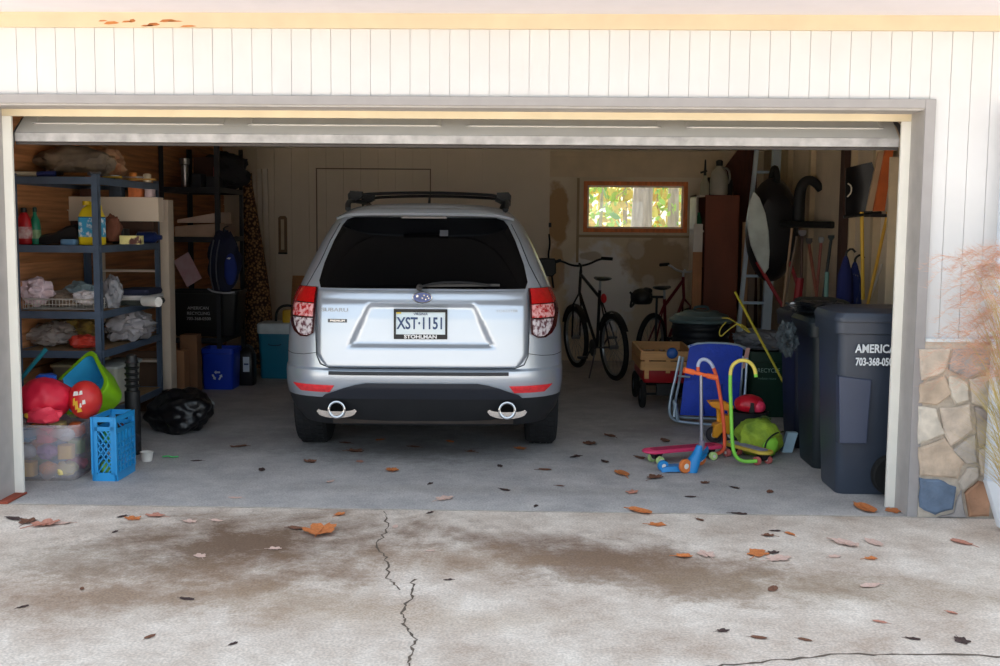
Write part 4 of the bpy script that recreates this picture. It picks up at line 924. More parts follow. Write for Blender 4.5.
# blue milk crate
q = G(114, 479); cx0, cx1 = G(97, 479).x, G(121, 479).x
t = thing('milk_crate', 'bright blue plastic crate standing beside the toy bin', 'crate', ((cx0+cx1)/2, .48, 0), -.02)
b = MB(); cw, cd, ch = cx1-cx0, .28, .39; tk = .012
def lattice_side(b, ox, ax, n_, y_): pass
for y in (-cd/2, cd/2):
    b.b2((-cw/2, y-tk/2, 0), (cw/2, y+tk/2, .05)); b.b2((-cw/2, y-tk/2, ch-.03), (cw/2, y+tk/2, ch)); b.b2((-cw/2, y-tk/2, ch-.085), (cw/2, y+tk/2, ch-.06))
    for x in (-cw/2, cw/2): b.b2((x-.012 if x > 0 else x, y-tk/2, 0), (x if x > 0 else x+.012, y+tk/2, ch))
    for x in (-cw/2+.02, cw/2-.02): b.b2((x-.012, y-tk/2, .04), (x+.012, y+tk/2, ch-.03))
    n_ = 5
    for i in range(-3, n_+3):
        for s_ in (1, -1):
            x0 = -cw/2+.03+i*.032; z0, z1 = .05, ch-.085; dx = (z1-z0)*.7*s_
            lo, hi = -cw/2+.025, cw/2-.025
            pts = []
            for u in range(41):
                tt = u/40; xx = x0+dx*tt+(0 if s_ > 0 else .2); zz = z0+(z1-z0)*tt
                if lo <= xx <= hi: pts.append((xx, y, zz))
            if len(pts) > 2: b.bar(pts[0], pts[-1], .007, .007, (0, 1, 0))
for x in (-cw/2, cw/2):
    b.b2((x-tk/2, -cd/2, 0), (x+tk/2, cd/2, .05)); b.b2((x-tk/2, -cd/2, ch-.03), (x+tk/2, cd/2, ch)); b.b2((x-tk/2, -cd/2, ch-.10), (x+tk/2, cd/2, ch-.07))
    for k in range(6): y = -cd/2+cd*k/5; b.b2((x-tk/2, y-.012, .04), (x+tk/2, y+.012, ch-.07 if 0 < k < 5 else ch))
    for k in range(1, 6): z = .05+k*.035; b.b2((x-tk/2, -cd/2, z-.004), (x+tk/2, cd/2, z+.004))
b.b2((-cw/2, -cd/2, .004), (cw/2, cd/2, .012))
b.build('frame', M((36, 150, 216), .4, n=.06), t, False)
cc = t.location
for k, (c, lb) in enumerate([((120, 180, 90), 'green ball inside the blue crate, at the front'), ((206, 210, 216), 'white ball inside the blue crate, at the bottom back'), ((40, 70, 160), 'dark blue ball inside the blue crate, at the top'), ((60, 160, 90), 'darker green ball deep inside the blue crate')]):
    b = MB(); b.blob((cc.x+(.01 if k % 2 else -.01), cc.y-.07+.09*(k % 3)*.8, .068+.065*k), (.050, .05, .050), .05, 2, k, 3); T(b.build('small_ball', M(c, .5)), lb, 'ball', 'balls in the blue crate')
# red thing, cup, green scrap behind the crate
p = G(138, 452); b = MB(); b.loft([[Vector((p.x-.0+.045*k*math.cos(a), .95+.045*k*math.sin(a), z)) for a in [2*PI*i/14 for i in range(14)]] for k, z in ((1.1, .0), (1.1, .02), (.7, .04), (.75, .12), (1.0, .16), (.8, .21), (.4, .23))]); T(b.build('red_toy_cone', M((206, 34, 48), .45)), 'small red plastic toy standing behind the blue crate', 'toy')
p = G(147, 461); b = MB(); b.lathe([(.03, 0), (.034, .002), (.042, .06), (.044, .062), (.041, .062), (.032, .005)], (p.x, p.y, 0), 20); T(b.build('paper_cup', M((226, 222, 216), .7)), 'white paper cup on the floor right of the blue crate', 'cup')
p = G(170, 458); b = MB(); b.tube([(p.x-.05, p.y, .008), (p.x-.02, p.y+.02, .01), (p.x+.02, p.y-.01, .008), (p.x+.05, p.y+.015, .008)], .008, 6, smooth=1, flat=.6); T(b.build('green_scrap', M((80, 190, 110), .6)), 'bright green plastic scrap on the floor past the cup', 'scrap')
# black ribbed column, garbage bag
p = G(132, 425); b = MB(); pr = [(.045, 0), (.05, .01), (.05, .3)]
for k in range(5): pr += [(.05, .32+k*.03), (.038, .325+k*.03), (.038, .338+k*.03), (.046, .342+k*.03)]
pr += [(.036, .48), (.034, .50), (.02, .505)]
b.lathe([(r, z*1.34) for r, z in pr], (W(132, 380, 1.12).x, 1.12, 0), 20); T(b.build('ribbed_tube', BLK), 'black ribbed upright tube behind the blue crate', 'tube')
q = G(172, 437)
t = thing('garbage_bag', 'shiny black plastic garbage bag tied and slumped on the floor', 'bag', (q.x, q.y+.26, 0))
pm = M((12, 12, 16), .3, n=.2, bump=1, bsc=9)
b = MB(); b.blob((0, 0, .14), (.24, .22, .17), .28, 1.3, 8, 5, None, .002, .06); b.build('body', pm, t)
b = MB(); b.loft([[Vector((-.12+r*math.cos(a)*(1+.3*math.sin(5*a)), .02+r*math.sin(a), z)) for a in [2*PI*i/20 for i in range(20)]] for r, z in ((.11, .17), (.07, .23), (.03, .26), (.025, .27), (.04, .29), (.035, .30))]); b.build('tied_neck', pm, t)
q = G(206, 413); b = MB(); b.blob((q.x, q.y+.03, .055), (.055, .045, .06), .4, 3, 4, 3, None, .003, .6); T(b.build('crumpled_paper', M((150, 156, 158), .6)), 'crumpled pale paper on the floor beside the garbage bag', 'paper')

# second, black shelving unit
rack('black metal shelving unit near the back left corner', -3.07, -2.50, 4.3, 5.2, [W(200, 338, 4.3).z, W(200, 237, 4.3).z, W(200, 187, 4.3).z], 2.3, shelf_black)
def box_at(name, px0, px1, y, z0, h, d, m, label, cat='box', rz=0, bev=.004):
    x0, x1 = W(px0, 300, y).x, W(px1, 300, y).x
    b = MB(); b.box((0, 0, h/2), (abs(x1-x0), d, h), rot3(0, 0, rz)); o = b.build(name, m, None, False, bev=bev, loc=(0, 0, 0)); o.location = ((x0+x1)/2, y+d/2, z0+.001); return T(o, label, cat)
# recycling bin standing on the low shelf
BZ0 = W(200, 338, 4.3).z; y = 4.42
x0, x1 = W(175, 300, y).x, W(243, 300, y).x
rb = thing('recycling_bin', 'black recycling bin with white lettering on the black shelving', 'bin', ((x0+x1)/2-.06, y+.2, BZ0+.001), 0)
wd = x1-x0; hb = W(200, 291, y).z-BZ0
b = MB(); b.loft([rrect(wd*k, .36*k, .04, 4, z=z) for k, z in ((.86, 0), (.9, .02), (1, hb-.03), (1.04, hb-.028), (1.04, hb), (.97, hb), (.88, .02))], cap1=True); b.build('body', M((20, 20, 22), .5), rb)
hb_rb = hb
for k, s_ in enumerate(('AMERICAN', 'RECYCLING', '703-368-0500')):
    text('lettering', s_, .042, M((196, 200, 206), .5), rb, (-.05, -.19+.006*k, hb*.62-.052*k), (PI/2-.08, 0, 0), .001, 1.0)
# open metal locker-like dark side under it: cardboard boxes
box_at('cardboard_box', 179, 196, 3.35, 0, W(190, 335, 3.35).z, .14, cardboard((126, 88, 60)), 'tall brown cardboard box behind the black shelving foot')
box_at('cardboard_box', 170, 183, 3.0, 0, W(180, 351, 3.0).z, .14, cardboard((150, 104, 70)), 'orange-brown cardboard box beside the white case')
# blue bin
q = G(220, 390); y = q.y; x0, x1 = G(201, 390).x, G(233, 390).x; hb = W(220, 349, y).z
t = thing('blue_recycling_bin', 'bright blue recycling bin with white arrows logo on the floor', 'bin', ((x0+x1)/2, y+.16, 0))
wd = (x1-x0)*1.04
b = MB(); b.loft([rrect(wd*k, .30*k, .035, 4, z=z) for k, z in ((.9, 0), (.92, .015), (.98, hb-.05), (1.05, hb-.045), (1.05, hb-.0), (.98, hb), (.9, .02))]); bd_ = b.build('body', M((16, 60, 190), .4, n=.08), t)
b = MB()
for k in range(3):
    a = PI/2+k*2*PI/3; c_ = Vector((.0+.035*math.cos(a), 0, hb*.35+.03*math.sin(a))); d = Vector((-math.sin(a), 0, math.cos(a)))
    pts = [(-.028, -.008), (.008, -.008), (.008, -.018), (.03, 0), (.008, .018), (.008, .008), (-.028, .008)]
    b.prism(pts, .003, (c_.x, -.150, c_.z), (d.x, 0, d.z), (d.z, 0, -d.x))
b.build('recycling_symbol', M((220, 226, 236), .5), bd_, False)
# dark jerrycan with white label
y = 4.45; q = G(245, 386); y = q.y; hb = W(247, 346, y).z
t = thing('jug', 'black jug with a white label beside the blue recycling bin', 'jug', (q.x, y+.1, 0))
b = MB(); b.loft([rrect(.15*k, .16*k, .03, 4, z=z) for k, z in ((.95, 0), (1, .01), (1, hb*.75), (.7, hb*.9), (.3, hb*.95), (.28, hb))]); b.build('body', M((20, 18, 22), .4), t)
b = MB(); b.b2((-.02, -.084, hb*.35), (.04, -.080, hb*.72)); lb_ = b.build('paper_label', M((214, 224, 236), .5), t, False)
b = MB(); b.b2((-.012, -.0855, hb*.52), (.032, -.084, hb*.56)); b.build('print', M((60, 80, 130), .5), lb_, False)
b = MB(); b.tube([(.06, 0, hb*.75), (.05, 0, hb*.95), (.0, 0, hb)], .012, 8, smooth=1); b.build('handle', M((20, 18, 22), .4), t)
# cooler
q = G(272, 379); y = q.y; x0, x1 = G(257, 379).x, G(291, 379).x; hz0 = W(272, 334, y).z; hz1 = W(272, 324, y).z
t = thing('cooler', 'teal blue drinks cooler with a pale lid by the car', 'cooler', ((x0+x1)/2+.015, y+.18, 0))
wd = (x1-x0)
b = MB(); b.loft([rrect(wd*k, .32*k, .05, 5, z=z) for k, z in ((.93, 0), (.97, .015), (1.06, hz0-.01), (1.06, hz0))]); b.build('body', M((26, 124, 156), .4, n=.06), t)
b = MB(); b.loft([rrect(wd*k, .32*k, .05, 5, z=z) for k, z in ((1.1, hz0), (1.13, hz0+.02), (1.13, hz1-.01), (1.06, hz1+.005))]); b.build('lid', M((214, 224, 228), .5), t)
b = MB(); b.tube([(-.07, -.175, hz0-.10), (-.05, -.18, hz0-.115), (.04, -.18, hz0-.115), (.06, -.175, hz0-.10)], .006, 6, smooth=1); b.build('handle', M((14, 70, 96), .5), t)
# yellow bag with black handle on cooler
p = W(287, 320, y+.1); t = thing('sprayer', 'yellow canister with a black hose handle on the cooler', 'canister', (W(288, 315, y+.12).x, y+.15, hz1+.006))
b = MB(); b.loft([rrect(.11*k, .12, .02, 3, z=z) for k, z in ((.95, 0), (1, .01), (1, .11), (.85, .125))]); b.build('body', M((226, 180, 30), .5), t)
b = MB(); b.tube([(-.13, 0, .01), (-.125, 0, .1), (-.08, 0, .16), (0, 0, .175), (.06, 0, .15), (.06, 0, .12)], .013, 8, smooth=2); b.build('hose', BLK, t)
# folded sheets, box, magazine, backpacks on the black unit
mz = W(200, 237, 4.3).z+.001
b = MB(); p0, p1 = W(176, 230, 4.35), W(222, 230, 4.35)
b.loft([[Vector((p0.x, 4.32+dy, mz+z)) for dy, z in ((0, .0), (.5, .0), (.5, .1), (0, .1))], [Vector((p1.x, 4.32+dy, mz+z+.0)) for dy, z in ((0, .0), (.5, .0), (.5, .13), (0, .13))]]); T(b.build('flat_box', M((176, 150, 132), .8), None, False, bev=.004), 'flat pale cardboard box on the black shelving', 'box')
b = MB(); b.loft([[Vector((p0.x+.01, 4.36+dy, mz+.132+z)) for dy, z in ((0, .0), (.4, .0), (.4, .03), (0, .03))], [Vector((p1.x-.02, 4.36+dy, mz+.135+z+.0)) for dy, z in ((0, .0), (.4, .0), (.4, .10), (0, .10))]]); T(b.build('folded_sheet', M((196, 174, 160), .85)), 'folded pale sheet lying on the flat box', 'sheet')
zt_ = BZ0+hb_rb
p = W(186, 262, 4.5); b = MB(); R = rot3(-.25, -.55, 0); b.box((0, 0, 0), (.17, .012, .30), R); mg = b.build('magazine', M((212, 186, 192), .6, col2=(200, 150, 160), sc=10), None, False, loc=(0, 0, 0)); mg.location = (p.x, 4.55, zt_+.20); T(mg, 'tilted pink and white booklet leaning in the black recycling bin', 'booklet')
bp = thing('backpack', 'dark blue backpack hanging from the black shelving post', 'backpack', (W(222, 260, 4.1).x, 4.18, W(221, 292, 4.1).z))
hb = W(221, 231, 4.1).z-W(221, 292, 4.1).z
b = MB(); b.blob((0, 0, hb*.5), (.15, .085, hb*.52), .18, 2, 4, 4, None, 0, .1); b.build('body', M((12, 14, 30), .8, n=.3, sc=5, col2=(18, 26, 62)), bp)
b = MB(); b.blob((.075, -.07, hb*.38), (.06, .03, hb*.27), .1, 2, 4, 3); b.build('front_pocket', M((20, 44, 120), .8), bp)
for dx in (-.1, -.045): b = MB(); b.tube([(dx+.02, -.06, hb*.85), (dx, -.11, hb*.6), (dx-.005, -.11, hb*.25), (dx+.01, -.06, .02)], .012, 6, smooth=2, flat=.4); b.build('strap', M((120, 122, 132), .8), bp)
b = MB(); b.tube([(-.14, -.07, .03), (-.08, -.1, .0), (.05, -.1, -.01), (.11, -.07, .0)], .008, 6, smooth=1); b.build('piping', M((170, 168, 176), .8), bp)
b = MB(); b.prism([(-.02, 0), (0, .012), (.022, .008), (.01, -.006)], .004, (.07, -.108, hb*.55)); b.build('logo', M((206, 212, 220), .6), bp, False)
b = MB(); b.tube([(0, 0, hb*.98), (.0, -.01, hb+.03), (.0, .14, hb+.045)], .007, 6, smooth=1); b.build('loop', BLK, bp)
# top of black unit
uz = W(200, 187, 4.3).z+.001
p = W(184, 165, 4.4); b = MB(); b.lathe([(.035, 0), (.037, .004), (.034, .21), (.05, .22), (.052, .27), (.035, .275)], (p.x, 4.42, uz), 18); T(b.build('flask', M((150, 146, 150), .3, .8)), 'tall pale metal flask on the top of the black shelving', 'flask')
box_at('dark_box', 194, 203, 4.4, uz, .13, .2, M((26, 26, 36), .7), 'small dark carton beside the metal flask')
box_at('dark_box', 196, 216, 4.65, uz, .30, .3, M((56, 28, 22), .8), 'reddish brown carton behind the small dark carton')
box_at('dark_box', 208, 219, 4.35, uz, .10, .2, M((18, 20, 30), .7), 'low black carton with a grey mark on the top shelf')
p = W(232, 170, 4.9); heap('dark_bag', (p.x-.12, 5.0, uz+.17), (.25, .22, .20), 'dark bag bulging over the end of the black shelving', 'bag', M((26, 24, 30), .8, n=.3), 41, .3, 1.6, .2, flat=uz+.003)
p = W(214, 177, 4.4); b = MB(); b.lathe([(.018, 0), (.02, .003), (.02, .09), (.008, .11), (.008, .12)], (p.x, 4.45, uz+.101), 14); T(b.build('red_can', M((130, 20, 30), .4)), 'slim dark red can on the low black carton', 'can')
# wicker/mesh roll, white boards leaning, thermometer, cable, plywood
y = 4.9; x0, x1 = W(240, 300, y).x, W(268, 300, y).x; zt0 = W(240, 168, y).z
b = MB(); cx = (x0+x1)/2-.02; r0, r1 = .17, .105
wk = bpy.data.materials.new('wicker'); wk.use_nodes = True; nt = wk.node_tree; bs = nt.nodes['Principled BSDF']; bs.inputs['Roughness'].default_value = .9
tc = nt.nodes.new('ShaderNodeTexCoord'); vo = nt.nodes.new('ShaderNodeTexVoronoi'); vo.inputs['Scale'].default_value = 38; nt.links.new(tc.outputs['Object'], vo.inputs[0]); rr_ = nt.nodes.new('ShaderNodeValToRGB'); nt.links.new(vo.outputs['Distance'], rr_.inputs[0])
rr_.color_ramp.elements[0].color = lin((196, 150, 100)); rr_.color_ramp.elements[0].position = .1; rr_.color_ramp.elements[1].color = lin((66, 42, 30)); rr_.color_ramp.elements[1].position = .62; nt.links.new(rr_.outputs[0], bs.inputs['Base Color'])
y = 5.5; bL = lambda py, pl, pr: ((W(pl, py, y).x+W(pr, py, y).x)/2, (W(pr, py, y).x-W(pl, py, y).x)/2, max(0, W(250, py, y).z))
Q_ = [bL(*a) for a in ((392, 240, 272), (360, 240, 271), (330, 240, 269), (290, 239, 265), (250, 238, 259), (215, 237, 253), (185, 236, 248), (172, 236, 247))]
b.loft([[Vector((c+r*math.cos(2*PI*i/24), y+.2+r*.8*math.sin(2*PI*i/24), z)) for i in range(24)] for c, r, z in Q_]); T(b.build('wicker_screen', wk), 'tall rolled brown wicker screen standing by the back wall', 'screen')
pw = M((238, 228, 214), .7, n=.06)
for k, (px, dx) in enumerate(((247, .02), (253, .0), (259, -.0))):
    y = 6.15+.1*k*0; xt = W(px, 170, 6.2).x; zt1 = W(px, 168 if k else 175, 6.3).z; xb = W(px+9, 340, 6.2).x
    b = MB(); b.bar((xb-.02, 6.3-.06*k*0+.02*k, .03), (xt, 6.5, zt1), .05, .03, (0, 1, 0)); T(b.build('white_batten', pw, None, False), ('leftmost, shorter white batten leaning on the back wall', 'middle white batten leaning on the back wall', 'rightmost white batten leaning on the back wall')[k], 'board', 'white battens leaning by the wicker screen')
p, q = W(278, 253, WY), W(288, 216, WY)
t = thing('thermometer', 'tall wall thermometer on the panelled back wall', 'thermometer', ((p.x+q.x)/2, WY-.006, p.z)); hh = q.z-p.z
b = MB(); b.prism([(-.05, 0), (.05, 0), (.05, hh*.95), (.03, hh), (-.03, hh), (-.05, hh*.95)], .012, (0, -.006, 0)); b.build('back_plate', M((130, 104, 78), .7), t, False)
b = MB(); b.prism([(-.018, .04), (.018, .04), (.018, hh-.04), (-.018, hh-.04)], .01, (0, -.016, 0)); b.build('scale', M((214, 200, 176), .6), t, False)
b = MB(); b.b2((-.05, -.03, -.012), (.05, 0, .008)); b.build('foot_bar', BLK, t, False)
b = MB(); p = W(549, 234, WY-.03); b.tube([(p.x, WY-.03, p.z), (p.x+.015, WY-.03, p.z-.12), (p.x-.01, WY-.03, p.z-.25), (p.x+.03, WY-.03, p.z-.42), (p.x+.06, WY-.03, p.z-.62)], .012, 6, smooth=2); T(b.build('cable', BLK), 'black cable hanging on the seam of the back wall', 'cable')
b = MB(); p = W(550, 225, WY); b.box((p.x, WY-.03, p.z), (.03, .05, .05)); 
b.build('cable_hook', BLK, bpy.data.objects['cable'], False, xf=Matrix.Translation(-bpy.data.objects['cable'].location))
y = 6.3; p0, p1 = W(288, 320, y), W(312, 277, y); b = MB(); b.bar(((p0.x+p1.x)/2, y-.05, .0), ((p0.x+p1.x)/2, WY-.03, p1.z), p1.x-p0.x, .015, (0, 1, 0)); T(b.build('plywood_sheet', M((176, 130, 86), .8, n=.15, stretch=(1, 1, 5)), None, False), 'offcut of plywood leaning on the back wall behind the cooler', 'board')
# ---------------------------------------------------------------- right side of the garage
def wheelie(name, loc, rz, label, mb, W_=.44, D_=.52, H_=.98, lid_open=0):
    t = thing(name, label, 'bin', loc, rz)
    b = MB()
    b.loft([rrect(W_*k, D_*k2, .05, 5, z=z, cy=cy) for k, k2, cy, z in ((.80, .74, .02, .0), (.82, .76, .02, .02), (.87, .84, .01, .30), (.93, .93, 0, .68), (.96, .97, 0, H_-.12), (.965, .975, 0, H_-.1), (1.04, 1.04, 0, H_-.095), (1.05, 1.05, 0, H_-.03), (1.0, 1.0, 0, H_-.03))]); b.build('body', mb, t)
    b = MB(); b.loft([rrect(W_*1.07*k, D_*1.07*k, .06, 5, z=z, cy=-.005) for k, z in ((1, H_-.028), (1.01, H_-.005), (.96, H_+.022), (.72, H_+.045))]); ld = b.build('lid', mb, t)
    return t
navy_bin = M((52, 61, 76), .42, n=.08, sc=5)
# front bin: side toward the driveway shows the lettering
x0, x1 = G(822, 497).x, G(905, 497).x
q = G(850, 497)
fbx, fby = 2.46, .44
fb = wheelie('wheelie_bin', (fbx, fby, 0), 0, 'dark blue-grey wheelie bin with white lettering at the right jamb', navy_bin, W_=.52, D_=.50, H_=W(850, 306, .3).z-.055)
Hb = W(850, 306, .3).z-.055
b = MB()   # raised pocket panel on the side
b.loft([[Vector((x, y, z)) for x, z in ((-.226, Hb*.30), (-.07, Hb*.30), (-.055, Hb*.655), (-.244, Hb*.675))] for y in (-.17, -.245)]); 
b.build('side_pocket', M((58, 68, 92), .4, n=.06), fb, False, bev=.006)
b = MB(); RR = rot3(PI/2, 0, 0); b.lathe([(.06, -.03), (.115, -.035), (.125, -.02), (.125, .02), (.115, .035), (.06, .03)], (.10, -.21, .127), 28, RR); b.build('wheel', RUB, fb)
b = MB(); b.tube([(.34, -.22, Hb-.06), (.37, -.2, Hb-.03), (.37, .2, Hb-.03), (.34, .22, Hb-.06)], .014, 8, smooth=1); b.build('handle', BLK, fb)
lt = M((226, 232, 238), .5)
pA = W(853, 348, .24); 
def put(s, px0, py, wpx, size, sx):
    p = W(px0, py, .225); return text('lettering', s, size, lt, fb, (p.x-fbx, p.y-fby-.048, p.z), (PI/2+.03, 0, 0), .002, sx, bold=.0015, al='LEFT')
put('AMERICAN', 853, 348, 0, .068, .80); put('703-368-0500', 853, 361, 0, .062, .66)
# two bins behind it
b2_ = wheelie('wheelie_bin', (2.53, 1.12, 0), 0, 'dark green-black wheelie bin directly behind the lettered bin', M((26, 36, 42), .5), .60, .52, .96)
b = MB(); b.tube([(-.24, -.2, .90), (-.29, -.15, .88), (-.29, .15, .88), (-.24, .2, .90)], .012, 8, smooth=1); b.build('handle', BLK, b2_)
b3_ = wheelie('wheelie_bin', (2.56, 1.76, 0), 0, 'dark navy wheelie bin, the deepest of the row', M((22, 28, 44), .5), .58, .5, .95)
b = MB(); b.tube([(-.24, -.2, .90), (-.285, -.15, .88), (-.285, .15, .88), (-.24, .2, .90)], .012, 8, smooth=1); b.build('handle', BLK, b3_)
# rubbish lying on top of the bins
tz = 1.008
p = W(806, 315, 1.0); heap('dark_bag', (2.33, 1.08, tz+.03), (.17, .2, .045), 'crumpled dark plastic bag draped over the bin tops', 'bag', M((26, 30, 36), .3, n=.4, sc=9), 51, .4, 2.4, .6, flat=tz+.003)
p = W(800, 330, 1.3); heap('net_bag', (2.1, 1.0, .84), (.05, .16, .1), 'tangle of dark netting hanging off the side of the bins', 'netting', M((60, 70, 76), .6, n=.8, sc=22), 52, .4, 3, .3, flat=.72)
for k, (a, c, r, col, lb) in enumerate([((792, 307, 1.15), (828, 327, .95), .012, (196, 200, 206), 'long white-tipped stick lying across the bins'), ((786, 312, 1.3), (822, 331, .92), .008, (60, 66, 60), 'dark thin stick lying across the bins'), ((812, 322, .93), (836, 302, 1.4), .009, (70, 66, 66), 'short dark rod crossing the sticks on the bins')]):
    A, B = W(*a), W(*c); A.z = max(A.z, 1.05); B.z = max(B.z, 1.035); b = MB(); b.tube([A, B], r, 8); o = T(b.build('stick', M((46, 50, 50), .6)), lb, 'stick')
    if k == 0: d = (B-A); b = MB(); b.tube([A-d*.02, A+d*.42], r*1.35, 8); b.build('white_tip', M((214, 218, 222), .5), o, xf=Matrix.Translation(-o.location))
b = MB(); b.loft([rrect(.3, .4, .04, 4, 2.5, 1.7, .995+z) for z in (.002, .05)]+[rrect(.24, .34, .04, 4, 2.5, 1.7, 1.06)]); T(b.build('bin_top_tray', M((30, 44, 44), .5)), 'dark shallow tray resting on the deepest bin', 'tray')
# snow shovel hung on right wall
y = 2.22
pts = [(846, 168), (872, 162), (879, 184), (874, 214), (847, 217), (846, 196)]
P = [W(a, c, y) for a, c in pts]; cx = sum(p.x for p in P)/6; cz = sum(p.z for p in P)/6
t = thing('snow_shovel', 'black snow shovel hung blade-up on the right wall with a yellow handle', 'shovel', (cx, y, cz))
b = MB(); R_ = []
for u in range(7):
    uu = u/6; row = []
    for v in range(7):
        vv = v/6
        top = P[0].lerp(P[1], uu); mid = P[5].lerp(P[2], uu); bot = P[4].lerp(P[3], uu)
        q = top.lerp(mid, vv*2) if vv < .5 else mid.lerp(bot, vv*2-1)
        row.append(Vector((q.x-cx, .05*math.cos((uu-.5)*PI)+.04*vv, q.z-cz)))
    R_.append(row)
b.loft([r+[p+Vector((0, .008, 0)) for p in r[::-1]] for r in R_]); b.build('blade', M((22, 22, 26), .5), t)
b = MB(); b.tube([(P[4].x-cx-.02, .02, P[4].z-cz-.0), (P[3].x-cx+.06, .02, P[3].z-cz+.01)], .012, 8); b.build('wear_edge', BLK, t)
A, B = W(863, 212, y), W(865, 300, y); b = MB(); b.tube([(A.x-cx, .03, A.z-cz), (B.x-cx, .05, B.z-cz)], .014, 8); b.build('handle', M((222, 176, 40), .5), t)
b = MB(); b.tube([(P[5].x-cx+.01, .0, -.05), (P[5].x-cx+.035, -.01, -.02), (P[5].x-cx+.035, -.01, .03), (P[5].x-cx+.01, 0, .05)], .006, 6, smooth=1); b.build('label_mark', M((190, 184, 170), .5), t)
def pole(name, a, c, ya, yb, r, col, label, cat, extra=None):
    A, B = W(*a, ya), W(*c, yb); t = thing(name, label, cat, (B.x, B.y, max(B.z, .01)))
    b = MB(); b.tube([A-Vector(t.location), B-Vector(t.location)], r, 8); b.build('handle', M(col, .6, n=.12), t)
    if extra: extra(t, A-Vector(t.location), B-Vector(t.location))
    return t
def foot(p, y): # extend a pole to the floor behind the bins: pixel line -> z=0
    return p
def headbox(col, sz, nm='head', top=True):
    def f(t, A, B):
        P_ = A if top else B; b = MB(); b.loft([rrect(sz[0]*k, sz[1]*k, .01, 2, P_.x, P_.y, P_.z+z) for k, z in ((.6, 0), (1, .02), (1, sz[2]))]); b.build(nm, M(col, .6, n=.2), t)
    return f
def stand(name, px_t, py_t, px_b, py_b, y, r, col, label, cat='tool', extra=None):
    """garden tool leaning on the wall: foot on the floor, hidden behind the bins"""
    A, B = W(px_t, py_t, y), W(px_b, py_b, y)
    k = (A.z-.02)/(A.z-B.z); F = A+(B-A)*k
    F.x = min(max(F.x, 2.2), 3.05); F.y = min(F.y, 6.4)
    t = thing(name, label, cat, (F.x, F.y, .0)); o = Vector(t.location); F.z = .02
    # keep the visible line, then bend gently to the foot
    b = MB(); b.tube([A-o, B-o, (F-o)], r, 8); b.build('handle', M(col, .6, n=.12), t)
    if extra: extra(t, A-o, B-o)
    return t
Yt = 3.4
stand('broom', 888, 212, 868, 303, 2.1, .012, (212, 160, 44), 'long yellow pole leaning below the orange board', 'pole')
stand('rod', 882, 264, 869, 302, 2.15, .008, (206, 198, 186), 'short white rod leaning beside the yellow pole', 'rod')
stand('rake', 792, 228, 784, 300, Yt, .011, (156, 124, 96), 'pale wooden rake handle farthest left of the tools', 'tool')
stand('hoe', 797, 236, 785, 300, Yt+.1, .010, (130, 112, 96), 'thin grey handle leaning against the pale rake handle', 'tool')
stand('shovel', 809, 244, 818, 305, Yt, .014, (138, 72, 48), 'reddish wooden shovel handle among the wall tools', 'shovel', headbox((70, 66, 66), (.05, .05, .05)))
stand('edger', 821, 243, 816, 300, Yt, .013, (150, 80, 66), 'pinkish-brown tool handle right of the reddish shovel', 'tool', headbox((150, 150, 150), (.045, .04, .05)))
stand('fork', 831, 240, 823, 300, Yt-.1, .013, (40, 44, 46), 'dark green fork handle beside the brown post', 'tool', headbox((50, 60, 60), (.05, .04, .04)))
stand('spade', 802, 236, 801, 300, Yt+.2, .012, (90, 60, 50), 'dark brown spade handle in the middle of the tools', 'tool', headbox((120, 116, 120), (.07, .04, .05)))
p = W(799, 292, Yt+.1); t = stand('leaf_blower_tube', 800, 278, 797, 304, Yt, .035, (150, 16, 26), 'dark red tube standing low among the tools', 'tube')
p = W(826, 290, Yt); stand('bottle_brush', 827, 272, 826, 300, Yt-.2, .018, (130, 176, 166), 'short pale green-white stick in front of the dark fork', 'stick')
# blue folded umbrellas/bags
for k, (px, top, col, lb) in enumerate([(846, 256, (26, 34, 92), 'navy folded beach umbrella standing by the brown post'), (855, 262, (36, 52, 120), 'blue folded beach umbrella with white stripes beside the navy one')]):
    y = 2.35+.1*k; A = W(px, top, y); t = thing('folded_umbrella', lb, 'umbrella', (min(A.x, 3.0), y, 0), 0, 'folded beach umbrellas on the right wall')
    b = MB(); b.lathe([(.015, .35), (.06, .4), (.068, .8), (.055, A.z-.15), (.02, A.z-.02), (.01, A.z)], n=14); b.build('canopy', M(col, .85, n=.2, sc=8, col2=(150, 150, 160) if k else None, thr=(.6, .7) if k else None, stretch=(20, 20, .5)), t)
    b = MB(); b.cyl((0, 0, 0), (0, 0, .5), .014, n=10); b.build('pole', STL, t)
    b = MB(); b.tube([(0, 0, A.z-.01), (0, 0, A.z+.03), (.04, 0, A.z+.06), (.07, 0, A.z+.03)], .009, 6, smooth=1); b.build('hook', BLK, t)
# orange and pale boards on the right wall up high
y = 2.0
A0, A1, B1, B0 = W(885, 150, y), W(893, 150, y), W(884, 211, y), W(873, 211, y)
b = MB(); b.prism([(p.x, p.z) for p in (A0, A1, B1, B0)], .03, (0, y, 0)); T(b.build('orange_board', M((196, 98, 44), .7, n=.2, sc=6), None, False), 'orange-stained board leaning high on the right wall', 'board')
A0, A1, B1, B0 = W(878, 152, y+.05), W(885, 150, y+.05), W(872, 211, y+.05), W(866, 211, y+.05)
b = MB(); b.prism([(p.x, p.z) for p in (A0, A1, B1, B0)], .03, (0, y+.05, 0)); T(b.build('pale_board', M((176, 150, 120), .8), None, False), 'pale board behind the orange-stained board', 'board')
q = W(870, 213, 2.1)
b = MB(); b.b2((W(866, 213, 2.05).x, 1.95, q.z-.03), (WX-.0, 2.10, q.z-.008)); T(b.build('wall_ledge', M((40, 32, 30), .8), None, False), 'narrow dark wall shelf carrying the orange board', 'shelf')
